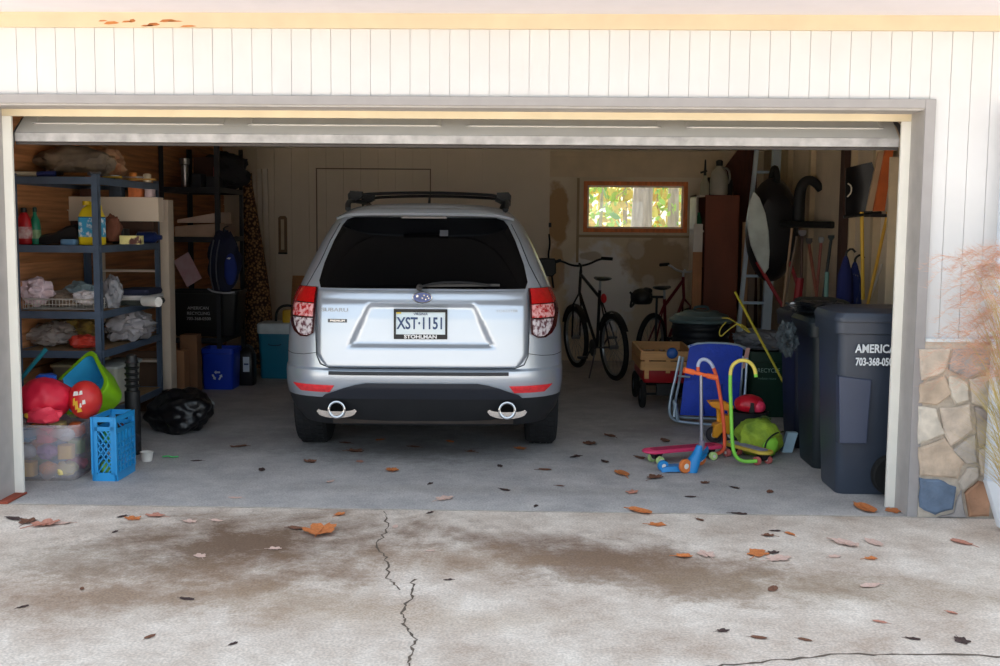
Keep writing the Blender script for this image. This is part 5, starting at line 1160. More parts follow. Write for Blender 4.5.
# hanging hook-shaped tool and dark bar
y = 4.1
P_ = [(798, 222), (799, 200), (801, 186), (808, 179), (816, 183), (821, 190)]
b = MB(); b.tube([W(a, c, y) for a, c in P_], (.06, .035), 10, smooth=2); o = T(b.build('hanging_hose', M((20, 20, 24), .6)), 'black hooked hose hanging on the right wall', 'hose')
b = MB(); A, B = W(782, 224, y), W(833, 225, y-.5); b.tube([A, B], .03, 8); T(b.build('tool_rail', BLK), 'dark horizontal tool rail above the row of handles', 'rail')
# wheelbarrow hung upright
y = 4.4; c = W(774, 230, y)
t = thing('wheelbarrow', 'black wheelbarrow stood on end with red handles against the right wall', 'wheelbarrow', (c.x, y+.05, 0))
o = Vector(t.location)
hw = (W(800, 230, y).x-W(748, 230, y).x)/2; hh = (W(770, 180, y).z-W(770, 282, y).z)/2; zc = c.z
b = MB(); b.loft([[Vector((dx+hw*k*math.cos(a), -.14+d, zc+hh*k*math.sin(a))) for a in [2*PI*i/28 for i in range(28)]] for k, d, dx in ((1, .20, 0), (1.03, .19, 0), (1.03, .18, 0), (.92, .08, .0), (.72, .0, .01), (.4, -.01, .01))]); b.build('tub', M((24, 22, 26), .35, n=.2), t)
b = MB(); R_ = []
b.loft([[Vector((-hw*.97*math.cos(a)+w_, -.145+.19-.14*s_, zc+hh*.9*math.sin(a)))for a, w_, s_ in [(-.75+1.5*i/14, 0, 0) for i in range(15)]+[(.75-1.5*i/14, .085*math.cos((.75-1.5*i/14)*2.0), 1) for i in range(15)]], [Vector((-hw*1.0*math.cos(a)+w_-.008, -.15+.18-.145*s_, zc+hh*.9*math.sin(a)))for a, w_, s_ in [(-.75+1.5*i/14, 0, 0) for i in range(15)]+[(.75-1.5*i/14, .085*math.cos((.75-1.5*i/14)*2.0), 1) for i in range(15)]]]); b.bm.free(); b = MB(); b.prism([(W(a_, c_, y-.16).x-o.x, W(a_, c_, y-.16).z) for a_, c_ in ((754, 191), (750, 200), (748, 212), (748, 228), (751, 245), (757, 260), (765, 274), (769, 268), (770, 252), (769, 232), (766, 214), (760, 198))], .03, (0, -.19, 0)); b.build('worn_rim', M((196, 204, 200), .4, .2, n=.2), t, bev=.006)
for A, B in (((757, 262), (786, 312)), ((790, 262), (806, 312))):
    A, B = W(*A, y-.1), W(*B, y-.25); k = (A.z-.02)/(A.z-B.z); b = MB(); b.tube([A-o, B-o, Vector((B.x+.05, B.y, .02))-o], .018, 8); b.build('handle', M((150, 18, 30), .5), t)
b = MB(); b.torus((.02, .1, zc+hh*.95), .13, .03, rot3(0, PI/2, 0), 24, 8); b.build('wheel', RUB, t)
# ladder
y0, y1 = 5.0, 5.3
b = MB(); t = thing('ladder', 'aluminium ladder leaning against the bulkhead behind the wheelbarrow', 'ladder', (W(752, 320, 5.0).x, 4.9, 0)); o = Vector(t.location)
LB, LT = W(739, 322, 4.95), W(757, 147, 5.6); RB, RT = W(766, 322, 4.95), W(777, 147, 5.6)
def ext(A, B): k = A.z/(B.z-A.z); F = A-(B-A)*k; return F
for A, B in ((LB, LT), (RB, RT)): b = MB(); F = ext(A, B); b.bar(F-o, B-o, .035 if A is LB else .085, .07, (0, 1, 0)); b.build('rail', M((206, 222, 236), .45, .2, n=.06), t, False)
FL, FR = ext(LB, LT), ext(RB, RT)
for k in range(1, 9):
    u = k/9; b = MB(); b.bar(FL.lerp(LT, u)-o, FR.lerp(RT, u)-o, .06, .025); b.build('rung', M((190, 212, 232), .45, .2), t, False)
# things between ladder rungs: leaning cardboard sheets
for k, (px, c, lb) in enumerate([(744, (190, 150, 116), 'tan cardboard sheet standing behind the ladder'), (751, (150, 130, 116), 'greyer cardboard sheet next to the tan one behind the ladder')]):
    y = 5.85; p0 = W(px-3, 300, y); p1 = W(px+3.2, 300, y); zt = W(px, 222, y).z; b = MB(); b.b2((p0.x, y, .0), (p1.x, y+.05, zt)); T(b.build('cardboard_sheet', M(c, .85), None, False), lb, 'cardboard')
# brown cabinet
y = 5.75; c0, c1 = W(703, 300, y).x, W(737, 300, y).x; zt = W(715, 195, y).z; cl = W(690, 300, y+.3).x
t = thing('cabinet', 'tall reddish-brown cabinet with an open shelf end right of the window', 'cabinet', ((c0+c1)/2, y+.3, 0)); iv = Matrix.Translation(-t.location)
b = MB(); b.b2((c0, y, 0), (c1, y+.6, zt)); b.build('body', M((124, 64, 42), .6, n=.2, sc=4, stretch=(1, 1, .3)), t, False, xf=iv, bev=.006)
whm = M((222, 210, 196), .7)
b = MB()
for z in (zt-.02, W(696, 232, y).z, .6, .02): b.b2((cl, y+.05, z), (c0, y+.5, z+.02))
b.b2((cl, y+.48, 0), (c0, y+.5, zt)); b.b2((cl, y+.05, 0), (cl+.015, y+.5, zt)); b.build('open_shelf', whm, t, False, xf=iv)
z_ = W(696, 232, y).z+.021
b = MB(); b.lathe([(.03, 0), (.034, .005), (.034, .12), (.015, .16), (.015, .19)], ((cl+c0)/2+.01, y+.2, z_), 14); T(b.build('green_bottle', M((20, 110, 64), .4)), 'dark green bottle on the open shelf of the cabinet', 'bottle')
# white sprayer jugs on top
ya = y+.12
p = W(719, 180, ya)
t = thing('jug', 'big grey-white round jug with a dark cap on the cabinet', 'jug', (p.x, ya, zt))
hj = W(719, 166, ya).z-zt
b = MB(); b.lathe([(.085, 0), (.095, .02), (.095, hj*.55), (.08, hj*.8), (.035, hj*.97), (.03, hj)]); b.build('body', M((176, 170, 158), .5), t)
b = MB(); b.lathe([(.035, hj), (.038, hj+.05), (.02, hj+.065)]); b.build('cap', BLK, t)
b = MB(); b.tube([(.03, -.0, hj*.95), (.1, 0, hj*.9), (.12, 0, hj*.6), (.095, 0, hj*.4)], .012, 8, smooth=1); b.build('handle', M((150, 144, 134), .5), t)
p = W(702, 185, ya); t = thing('spray_bottle', 'smaller pale spray bottle with an upright nozzle left of the big jug', 'bottle', (p.x+.03, ya, zt))
b = MB(); b.lathe([(.045, 0), (.05, .01), (.048, .12), (.02, .19), (.018, .21)], n=16); b.build('body', M((166, 160, 140), .5), t)
b = MB(); b.tube([(0, 0, .21), (0, 0, .38)], (.016, .008), 8); b.bar((-.05, 0, .24), (.02, 0, .26), .02, .02); b.build('nozzle', BLK, t)
for px, h_, lb in ((709, .2, 'dark bottle between the two pale containers on the cabinet'), (729, .22, 'dark tin at the right end of the cabinet top')):
    p = W(px, 185, ya+.2); b = MB(); b.lathe([(.04, 0), (.042, .01), (.04, h_*.7), (.02, h_*.9), (.018, h_)], (p.x, ya+.2, zt), 14); T(b.build('dark_bottle', M((30, 26, 26), .5)), lb, 'bottle')
# white and wood board in front of the cabinet
yb = 5.45; A, B = W(692, 305, yb), W(703, 224, yb); zm = W(697, 252, yb).z
b = MB(); b.b2((A.x, yb, .0), (B.x, yb+.04, zm)); o = T(b.build('leaning_post', M((176, 122, 84), .8, n=.15), None, False), 'wooden post with a white-painted top standing before the cabinet', 'board')
b = MB(); b.b2((A.x, yb, zm), (B.x, yb+.04, B.z)); b.build('painted_top', M((214, 206, 196), .7), o, False, xf=Matrix.Translation(-o.location))
# trash can
y = 4.35; x = W(706, 320, y).x
t = thing('trash_can', 'round black ribbed trash can with a domed grey-green lid', 'trash can', (x, y+.3, 0))
zl = W(706, 322, y).z; r_ = (W(739, 320, y).x-W(673, 320, y).x)/2*.95
pr = [(r_*.8, 0), (r_*.82, .02)]
for k in range(9): z = .06+k*(zl-.1)/9; pr += [(r_*(.83+.012*k), z), (r_*(.86+.012*k), z+.012), (r_*(.86+.012*k), z+.03), (r_*(.835+.012*k), z+.042)]
pr += [(r_*.96, zl)]
b = MB(); b.lathe(pr, n=40); b.build('body', M((28, 34, 42), .5), t)
zt_ = W(706, 303, y+.3).z
b = MB(); b.lathe([(r_*.98, zl-.03), (r_*1.04, zl-.02), (r_*1.04, zl+.005), (r_*.9, zl+.03), (r_*.88, zl+.045), (r_*.6, zl+.07), (r_*.55, zl+.085), (r_*.2, zl+.095)], n=40); ld = b.build('lid', M((96, 118, 122), .45), t)
b = MB(); b.tube([(-.07, 0, zl+.09), (-.06, 0, zl+.125), (.06, 0, zl+.125), (.07, 0, zl+.09)], .013, 8, smooth=1); b.build('lid_handle', M((80, 100, 104), .5), ld)

# ---- bicycles
def bicycle(label, loc, rz, rw, cm, lean=.06, fend=False, seat_h=.93, bar_h=1.05, wb=1.02, sil=(28, 28, 32), group=None, barw=.3, tilt=0, steer=0):
    t = thing('bicycle', label, 'bicycle', loc, rz, group); t.rotation_euler = (lean, 0, rz)
    fm = M(cm, .35, .2, n=.1); bk = M((20, 20, 23), .5)
    RW, FW = Vector((-wb/2, 0, rw)), Vector((wb/2, 0, rw)); BB = Vector((-.08, 0, rw*.85)); ST = Vector((-.2, 0, seat_h-.1)); HT = Vector((wb/2-.2, 0, bar_h-.12)); HB = Vector((wb/2-.15, 0, bar_h-.32))
    X90 = rot3(PI/2, 0, 0)
    for c_, nm in ((RW, 'rear_wheel'), (FW, 'front_wheel')):
        b = MB(); b.torus(c_, rw-.028, .028, X90, 48, 8); w_ = b.build(nm, RUB, t)
        b = MB(); b.torus(c_, rw-.06, .012, X90, 48, 6, sq=1.2); b.build('rim', M((150, 154, 160), .3, .8), w_)
        b = MB(); b.cyl(c_-Vector((0, .045, 0)), c_+Vector((0, .045, 0)), .022, n=10)
        for k in range(24):
            a = 2*PI*k/24; b.tube([c_+Vector((.018*math.cos(a+1), .025*(-1)**k, .018*math.sin(a+1))), c_+Vector(((rw-.06)*math.cos(a), 0, (rw-.06)*math.sin(a)))], .0016, 3)
        b.build('spokes', M((130, 134, 140), .35, .8), w_)
    b = MB()
    for P_ in ([BB, ST], [BB, HB], [ST-Vector((0, 0, .08)), HT], [HT+Vector((-.01, 0, .04)), HB]): b.tube(P_, .017, 8)
    for sy in (-.045, .045):
        b.tube([RW+Vector((0, sy, 0)), BB], .01, 6); b.tube([RW+Vector((0, sy, 0)), ST-Vector((0, 0, .06))], .009, 6)
    b.build('frame', fm, t)
    b = MB()
    for sy in (-.045, .045): b.tube([FW+Vector((0, sy, 0)), FW+Vector((-.07, sy, rw+.03)), HB], .011, 6)
    b.build('fork', fm, t)
    b = MB(); b.tube([ST, Vector((-.22, 0, seat_h))], .013, 8); b.build('seat_post', ALU, t)
    b = MB(); b.loft([[Vector((-.22+x, w_*math.cos(a), seat_h+.02+h*math.sin(a)*.6)) for a in [2*PI*i/12 for i in range(12)]] for x, w_, h in ((-.14, .05, .02), (-.11, .085, .035), (-.04, .075, .035), (.04, .03, .03), (.13, .018, .025), (.15, .008, .012))]); b.build('saddle', bk, t)
    hs = Vector((wb/2-.22, 0, bar_h-.03))
    b = MB(); b.tube([HT, hs, hs+Vector((.05, 0, .02))], .014, 8); b.tube([hs+Vector((-.08, -barw, .06)), hs+Vector((.0, -barw*.7, .07)), hs+Vector((.04, -.08, .0)), hs+Vector((.04, .08, .0)), hs+Vector((.0, barw*.7, .07)), hs+Vector((-.08, barw, .06))], .012, 8, smooth=2); hb_ = b.build('handlebar', bk if sil is None else M(sil, .35, .5), t)
    for sg in (-1, 1): b = MB(); b.tube([hs+Vector((-.085, sg*barw, .06)), hs+Vector((-.0, sg*barw*.72, .07))], .018, 8); b.build('grip', RUB, hb_)
    b = MB(); b.lathe([(.09, -.004), (.09, .004)], BB+Vector((0, .05, 0)), 24, X90)
    for sg in (-1, 1): b.tube([BB+Vector((0, sg*.06, 0)), BB+Vector((sg*.12, sg*.075, -sg*.11))], .01, 6); b.box(BB+Vector((sg*.12, sg*.12, -sg*.11)), (.08, .09, .022))
    b.build('crank', M((70, 72, 76), .4, .7), t)
    b = MB(); b.tube([BB+Vector((-.1, .06, 0)), BB+Vector((-.2, .14, -BB.z*.5)), (-.33, .2+lean*0, .015)], .009, 6); b.build('kickstand', STL, t)
    if fend:
        for c_ in (RW, FW):
            b = MB(); rr = rw+.02
            b.loft([[c_+Vector((rr*math.cos(a), -.03, rr*math.sin(a))), c_+Vector(((rr+.01)*math.cos(a), 0, (rr+.01)*math.sin(a))), c_+Vector((rr*math.cos(a), .03, rr*math.sin(a))), c_+Vector(((rr-.004)*math.cos(a), 0, (rr-.004)*math.sin(a)))] for a in [.4+2.2*i/14 for i in range(15)]]); b.build('fender', bk, t)
    return t
A, B = G(618, 392), G(574, 362)
R1 = Vector((1.32, 4.95, 0)); F1 = Vector((.98, 5.95, 0)); d = (F1-R1).normalized()
mid = (R1+F1)/2
bicycle('black bicycle parked between the car and the back window', (mid.x, mid.y, .0), math.atan2(d.y, d.x), .34, (24, 22, 26), lean=-.05, fend=True, seat_h=1.0, bar_h=1.16, wb=1.05, barw=.33)
b = MB(); p = W(599, 303, 5.25); b.blob((0, 0, 0), (.035, .03, .05), .05, 2, 3, 3); rl_ = b.build('rear_reflector', M((200, 30, 40), .4), bpy.data.objects['bicycle'])
rl_.location = (-.30, 0, .82)
bk2 = bicycle('dark red bicycle with silver bars behind the toy wagon', (1.98, 5.45, 0), math.radians(12+180-20), .335, (110, 16, 28), lean=.05, seat_h=.9, bar_h=1.1, wb=.9, sil=(200, 204, 210), barw=.24)
bk2.rotation_euler = (.05, 0, math.radians(58)); bk2.location = (1.70+.45*math.cos(math.radians(58)), 5.28+.45*math.sin(math.radians(58)), 0)
p = W(641, 297, 5.7); t = thing('bicycle_helmet', 'black helmet hung on the bicycle behind the wagon', 'helmet', (p.x, 5.62, p.z-.1))
b = MB(); b.blob((0, 0, .1), (.12, .13, .1), .06, 2, 5, 4, None, .03, .05); b.build('shell', BLK, t)
b = MB(); b.tube([(-.08, -.02, .04), (-.13, -.04, -.02), (-.1, -.04, .12), (-.13, -.03, .16)], .012, 6, smooth=2); b.build('strap', BLK, t)
b = MB(); b.blob((.05, -.02, .17), (.06, .06, .04), .1, 2, 3, 3); b.build('visor', M((16, 16, 18), .5), t)
# pinkish poster leaning by back wall (between saddle and wall)
# ---- wagon
y = 3.15; x0 = W(642, 365, y).x; ww = .44
t = thing('wagon', 'wooden-sided toy wagon with a red bed and black wheels', 'wagon', (x0+ww/2, y+.42, 0)); 
L_ = .82; zb = W(660, 381, y).z; z1 = W(660, 373, y).z; zt = W(650, 353, y).z
b = MB(); b.loft([rrect(ww*k, L_*k2, .03, 4, z=z) for k, k2, z in ((.9, .95, zb-.02), (.94, .98, zb), (.94, .98, z1+.03))]); b.build('bed', M((158, 20, 30), .4), t)
wd_ = M((206, 156, 100), .65, n=.14, sc=5, stretch=(.5, .5, 6)); h_ = (zt-z1)/2
for nm, lo, hi, ax in (('end_panel', -ww/2, ww/2, 0), ('end_panel', -ww/2, ww/2, 1), ('side_panel', -L_/2, L_/2, 2), ('side_panel', -L_/2, L_/2, 3)):
    b = MB()
    for k in range(2):
        za, zc_ = z1+.02+k*(h_+.002), z1+.02+k*(h_+.002)+h_-.008
        if ax < 2: yy = (-L_/2, L_/2)[ax]; b.b2((lo, yy-.01, za), (hi, yy+.01, zc_))
        else: xx = (-ww/2, ww/2)[ax-2]; b.b2((xx-.01, lo+.012, za), (xx+.01, hi-.012, zc_))
    if ax < 2:
        for xx in (-ww/2+.04, 0, ww/2-.04): b.b2((xx-.018, yy-.02 if ax == 0 else yy+.0, z1-.05 if xx else z1-.0), (xx+.018, yy-.008 if ax == 0 else yy+.02, zt+.01 if xx else zt-.03))
    b.build(nm, wd_, t, False)
for sx in (-1, 1):
    for yy in (-.3, .3):
        b = MB(); b.torus((sx*(ww/2-.02), yy, .125), .098, .026, rot3(0, PI/2, 0), 28, 8); w_ = b.build('wheel', RUB, t)
        b = MB(); b.lathe([(.02, -.02), (.085, -.012), (.085, .012), (.02, .02)], (sx*(ww/2-.02), yy, .125), 20, rot3(0, PI/2, 0)); b.build('hub', M((70, 92, 116), .4, .5), w_)
for yy in (-.3, .3): b = MB(); b.tube([(-ww/2, yy, .125), (ww/2, yy, .125)], .01, 6); b.box((0, yy, .165), (.16, .05, zb-.15)); b.build('axle', BLK, t)
b = MB(); b.tube([(0, L_/2+.0, zb+.02), (0, L_/2+.1, zb+.3), (0, L_/2+.08, W(656, 297, 4.05).z)], .012, 6); b.tube([(-.06, L_/2+.08, W(656, 297, 4.05).z), (.06, L_/2+.08, W(656, 297, 4.05).z)], .013, 6); b.build('pull_handle', BLK, t)
wloc = Vector(t.location)
b = MB(); b.blob((wloc.x+.02, wloc.y-.15, z1+.09), (.14, .16, .05), .3, 2.4, 6, 3, None, z1+.035, .3); T(b.build('brown_bag', M((90, 66, 56), .8, n=.3)), 'brown sack lying inside the wooden-sided wagon', 'bag')
# blue ball behind chair top-left corner & yellow handle
p = W(673, 354, 2.6); b = MB(); b.blob((p.x, 2.65, p.z), (.045, .03, .045), .04, 2, 4, 3); o = T(b.build('blue_disc', M((30, 80, 150), .5)), 'round blue plastic cap at the top left of the folding chair', 'cap')
# ---- folding lawn chair, folded, leaning
y = 2.47
t = thing('folding_chair', 'folded blue lawn chair with pale metal tube frame', 'chair', (W(705, 420, y).x, y, 0)); o = Vector(t.location)
def L2(px, py, dy=0): return W(px, py, y+dy)-o
tubeM = M((176, 196, 214), .35, .6, n=.05); blu = M((20, 62, 186), .6, n=.12, sc=14, bump=.3, bsc=60)
def lp(pts, dy, nm='frame_tube', r=.011): b = MB(); b.tube([L2(a, c, dy) for a, c in pts], r, 8, smooth=2); b.build(nm, tubeM, t)
lp([(680, 356), (676, 375), (670, 400), (669, 415), (675, 421), (690, 423), (715, 425), (738, 426), (743, 421), (744, 405), (746, 380), (747, 358)], -.05)
lp([(683, 357), (680, 378), (675, 402), (674, 413), (679, 417), (695, 418), (720, 419), (734, 420), (738, 415), (740, 395), (742, 372), (743, 356)], .03)
def sheet(pts, dy0, dy1, nm):
    b = MB(); a0, a1, c1, c0 = pts
    R_ = []
    for v in range(9):
        vv = v/8; row = []
        for u in range(9):
            uu = u/8; top = (a0[0]+(a1[0]-a0[0])*uu, a0[1]+(a1[1]-a0[1])*uu); bot = (c0[0]+(c1[0]-c0[0])*uu, c0[1]+(c1[1]-c0[1])*uu)
            q = L2(top[0]+(bot[0]-top[0])*vv, top[1]+(bot[1]-top[1])*vv-(3*math.sin(uu*PI) if v == 0 else 0), dy0+(dy1-dy0)*vv)
            q.y += -.02*math.sin(uu*PI)*math.sin(vv*PI); row.append(q)
        R_.append(row)
    b.loft([r+[p+Vector((0, .014, 0)) for p in r[::-1]] for r in R_]); b.build(nm, blu, t)
sheet([(690, 345), (743, 347), (740, 384), (684, 382)], .02, .0, 'back_panel')
sheet([(684, 381), (740, 383), (737, 417), (680, 415)], -.015, -.02, 'seat_panel')
b = MB(); b.tube([L2(688, 347, .03), L2(700, 343, .03), L2(735, 344, .03), L2(746, 349, .03)], .012, 8, smooth=1); b.tube([L2(678, 376, -.05), L2(690, 377, -.05)], .009, 6); b.build('cross_tube', tubeM, t)
lp([(674, 400), (678, 420)], -.07, 'hinge', .014); lp([(676, 403), (674, 417)], -.075, 'hinge', .012)
for a, c in (((700, 384), (704, 414)), ((722, 384), (720, 415))): b = MB(); b.tube([L2(*a, -.045), L2(*c, -.045)], .004, 5); b.build('seat_seam', M((12, 40, 130), .7), t)
# pinkish wooden armrest end
b = MB(); b.bar(L2(748, 348, -.02), L2(744, 368, -.02), .03, .02, (0, 1, 0)); b.build('armrest', M((196, 150, 140), .6), t)
# green recycling tub with grey sheeting on top, long yellow pole
y = 2.85; x0, x1 = W(745, 380, y).x, W(794, 380, y).x; zt = W(768, 352, y).z
t = thing('green_tub', 'dark green recycling tub with pale lettering behind the blue lawn chair', 'bin', ((x0+x1)/2+.03, y+.2, 0))
wd = x1-x0
b = MB(); b.loft([rrect(wd*k, .38*k, .04, 4, z=z) for k, z in ((.86, 0), (.9, .015), (1, zt-.09), (1.05, zt-.085), (1.05, zt), (.98, zt), (.9, .02))]); b.build('body', M((16, 58, 44), .5), t)
text('lettering', 'RECYCLE', .05, M((170, 204, 190), .6), t, (-.04, -.207, zt*.72), (PI/2, 0, 0), .001, .9)
text('lettering', 'reduce reuse', .028, M((120, 160, 146), .6), t, (-.05, -.203, zt*.60), (PI/2, 0, 0), .001, 1)
p = W(765, 335, 3.1); b = MB(); b.blob((t.location.x-.03, y+.2, zt+.075), (wd*.62, .26, .085), .3, 1.8, 17, 4, rot3(0, .1, 0), zt+.004, .3); T(b.build('grey_sheeting', M((112, 116, 124), .6, n=.25, sc=6)), 'crumpled grey sheeting piled on the green tub', 'sheeting')
A, B = W(735, 292, 2.78), W(795, 404, 2.36)
b = MB(); k = (B.z)/(A.z-B.z); F = B+(B-A)*k*.96; F.z = .02; b.tube([A, B, Vector((B.x+.02, B.y-.06, .4*B.z)), Vector((B.x+.03, B.y-.1, .014))], .010, 8); T(b.build('yellow_pole', M((186, 172, 40), .5)), 'thin yellow pole slanting down past the green tub', 'pole')
b = MB(); b.tube([W(*q_, 2.6) for q_ in ((722, 318), (730, 318), (745, 330), (752, 334), (740, 322), (728, 330), (720, 338), (719, 330), (726, 322))], .005, 6, smooth=2); o=T(b.build('yellow_wire', M((190, 176, 60), .5)), 'loose loop of yellow wire above the lawn chair', 'wire')
# ---- scooters and boards
def wheel_s(t, c, r, w_, m, nm='wheel', ax='x'):
    b = MB(); R = rot3(0, PI/2, 0) if ax == 'x' else rot3(PI/2, 0, 0)
    if isinstance(ax, float): R = rot3(PI/2, 0, ax)
    b.lathe([(r*.35, -w_/2), (r*.9, -w_/2), (r, -w_*.3), (r, w_*.3), (r*.9, w_/2), (r*.35, w_/2)], c, 20, R); w = b.build(nm, m, t)
    b = MB(); b.lathe([(r*.1, -w_*.6), (r*.4, -w_*.55), (r*.4, w_*.55), (r*.1, w_*.6)], c, 12, R); b.build('hub', M((230, 226, 220), .5), w)
def cane_board(label, D0, D1, width, dm, um, pole_px, poleY, pcols, wheel_col, name='cane_skateboard'):
    """deck from ground point D0 to D1 (its pole end), with a cane-shaped push bar"""
    D0, D1 = Vector(D0), Vector(D1); d = (D1-D0); Ln = d.length; a = math.atan2(d.y, d.x)
    t = thing(name, label, 'scooter', ((D0+D1)/2).to_tuple()); o = Vector(t.location); R = rot3(0, 0, a); zd = .075
    b = MB(); rg = lambda k, z: [R@p+Vector((0, 0, 0)) for p in rrect(Ln*k, width*(k if k > .9 else k), width*.48*k, 6, z=z)]
    b.loft([rg(.97, zd), rg(1, zd+.006), rg(1, zd+.014), rg(.97, zd+.02)])
    dk = b.build('deck', dm, t)
    b = MB(); b.loft([[R@p for p in rrect(Ln*.8, width*.6, width*.25, 5, z=zd+.0205)], [R@p for p in rrect(Ln*.8, width*.6, width*.25, 5, z=zd+.023)]]); b.build('grip_tape', um, dk)
    for s_ in (-1, 1):
        b = MB(); c_ = R@Vector((s_*Ln*.34, 0, .05)); b.loft([[c_+R@Vector((x*k, yy*k, z)) for x, yy in ((-.03, -.03), (.03, -.03), (.03, .03), (-.03, .03))] for k, z in ((1.2, .024), (.6, -.02))]); b.tube([c_+R@Vector((0, -width*.42, -.018)), c_+R@Vector((0, width*.42, -.018))], .009, 6); b.build('truck', BLK, t)
        for s2 in (-1, 1): wheel_s(t, R@Vector((s_*Ln*.34, s2*width*.40, .028)), .028, .03, M(wheel_col, .4), ax=a)
    P_ = [W(px, py, poleY)-o for px, py in pole_px]
    n_ = len(P_)
    b = MB(); b.tube(P_, .0125, 10, smooth=2)
    cm_, cuts = pcols
    bar_ = b.build('push_bar', [M(c, .5) for c in cm_], t)
    # colour bands along the bar
    me = bar_.data; zs_ = [p_.center for p_ in me.polygons]
    for p_ in me.polygons:
        px_ = p_.center; f_ = cuts(px_, P_); p_.material_index = f_
    return t
pinkd = M((222, 62, 110), .5, n=.1, sc=20); 
q0, q1 = G(644, 466), G(722, 459)
def c1(c, P_): 
    top = max(p.z for p in P_)
    return 1 if c.z > top-.06 and c.x < P_[2].x+.01 else 0
cane_board('pink skateboard scooter with a cane-shaped orange push bar', (q0.x, q0.y+.05, 0), (q1.x+.0, q1.y+.05, 0), .13, pinkd, M((178, 40, 84), .8, n=.3, sc=30),
    [(716, 454), (722, 452), (725, 446), (724, 425), (721, 400), (717, 378), (713, 366), (708, 360), (702, 359), (698, 363), (698, 373)], q1.y+.03, ([(236, 98, 60), (190, 200, 226)], c1), (196, 226, 150))
def c2(c, P_):
    top = max(p.z for p in P_); return 1 if c.z > top-.09 else 0
q0, q1 = G(715, 449), G(752, 468)
cane_board('grey skateboard scooter with a cane-shaped lime and yellow push bar', (1.80, 1.38, 0), (2.02, 1.0, 0), .12, M((202, 176, 70), .5), M((140, 136, 168), .7, n=.3, sc=20),
    [(757, 461), (742, 462), (734, 455), (732, 440), (731, 410), (730, 380), (731, 367), (737, 361), (745, 360), (751, 363), (755, 369), (756, 377)], 1.0, ([(140, 222, 80), (236, 214, 100)], c2), (206, 110, 106))
# three-wheeled blue scooter
t = thing('kick_scooter', 'blue three-wheeled child kick scooter with orange grips', 'scooter', (G(690, 470).x, G(690, 472).y+.03, 0)); o = Vector(t.location)
def L3(px, py, dy=0): return W(px, py, o.y+dy)-o
bm_ = M((24, 130, 200), .4, n=.08); 
b = MB(); b.loft([[L3(px, py, dy)+v for v in (Vector((0, -w_, -.012)), Vector((0, w_, -.012)), Vector((0, w_*.8, .018)), Vector((0, -w_*.8, .018)))] for px, py, dy, w_ in ((661, 470, -.02, .03), (668, 468, -.02, .055), (682, 468, 0, .06), (694, 462, .05, .055), (704, 455, .12, .05), (708, 449, .16, .03))]); b.build('deck', bm_, t)
b = MB(); b.loft([[L3(px, py, dy)+Vector((r*math.cos(a), r*math.sin(a), 0)) for a in [2*PI*i/12 for i in range(12)]] for px, py, dy, r in ((692, 472, -.03, .035), (694, 460, -.02, .045), (698, 452, 0, .032), (700, 445, 0, .022))]); b.build('steering_block', bm_, t)
b = MB(); b.tube([L3(701, 450, 0), L3(702, 440, 0)], .02, 10); b.build('collar', M((120, 112, 130), .5), t)
b = MB(); b.tube([L3(701.5, 445, 0), L3(701, 374, 0)], .011, 10); b.build('steering_column', M((150, 152, 166), .35, .6), t)
A, B = L3(684, 370, -.02), L3(717, 378, .02); b = MB(); b.tube([A, B], .013, 10); hb_ = b.build('handlebar', M((236, 104, 50), .5), t)
for a_, c_ in ((A, A.lerp(B, .3)), (B, B.lerp(A, .3))): b = MB(); b.tube([a_, c_], .018, 10); b.build('grip', M((240, 108, 52), .6), hb_)
for px, py, dy, m_, r in ((685, 477, -.06, M((222, 124, 60), .5), .045), (700, 470, .18, M((214, 116, 56), .5), .042)):
    c_ = L3(px, py, dy); c_.z = r; wheel_s(t, c_, r, .026, m_, ax=.5)
c_ = L3(663, 468, -.02); c_.z = .036; wheel_s(t, c_, .036, .03, M((36, 140, 210), .5), ax=.3)
# yellow-orange toy stroller/trike
t = thing('toy_truck', 'orange-yellow plastic toy vehicle behind the orange push bar', 'toy', (G(722, 446).x, G(722, 446).y+.12, 0)); o = Vector(t.location)
L4 = lambda px, py, dy=0: W(px, py, o.y+dy)-o
ym = M((232, 156, 26), .45, n=.08)
b = MB(); b.prism([(L4(a, c).x, L4(a, c).z) for a, c in ((711, 436), (713, 424), (720, 421), (722, 414), (729, 415), (731, 424), (728, 434), (722, 430), (716, 437))], .12); b.build('chassis', ym, t, bev=.008)
b = MB(); b.prism([(L4(a, c).x, L4(a, c).z) for a, c in ((707, 401), (722, 400), (733, 405), (733, 410), (718, 409), (711, 406))], .11); b.build('tray', M((236, 150, 20), .45), t, bev=.008)
b = MB(); b.tube([L4(719, 421), L4(718, 406)], .016, 8); b.tube([L4(730, 419), L4(729, 408)], .014, 8); b.build('strut', ym, t)
for px in (714, 730): c_ = L4(px, 440); c_.z = .06; wheel_s(t, c_, .06, .04, M((40, 36, 44), .6), ax='y')
b = MB(); p = W(738, 411, 2.1); b.blob((G(738, 424).x, 2.1, .1), (.028, .03, .1), .2, 2, 3, 3, None, .003, .1); T(b.build('blue_bottle', M((22, 120, 196), .4)), 'small bright blue bottle standing by the lime push bar', 'bottle')
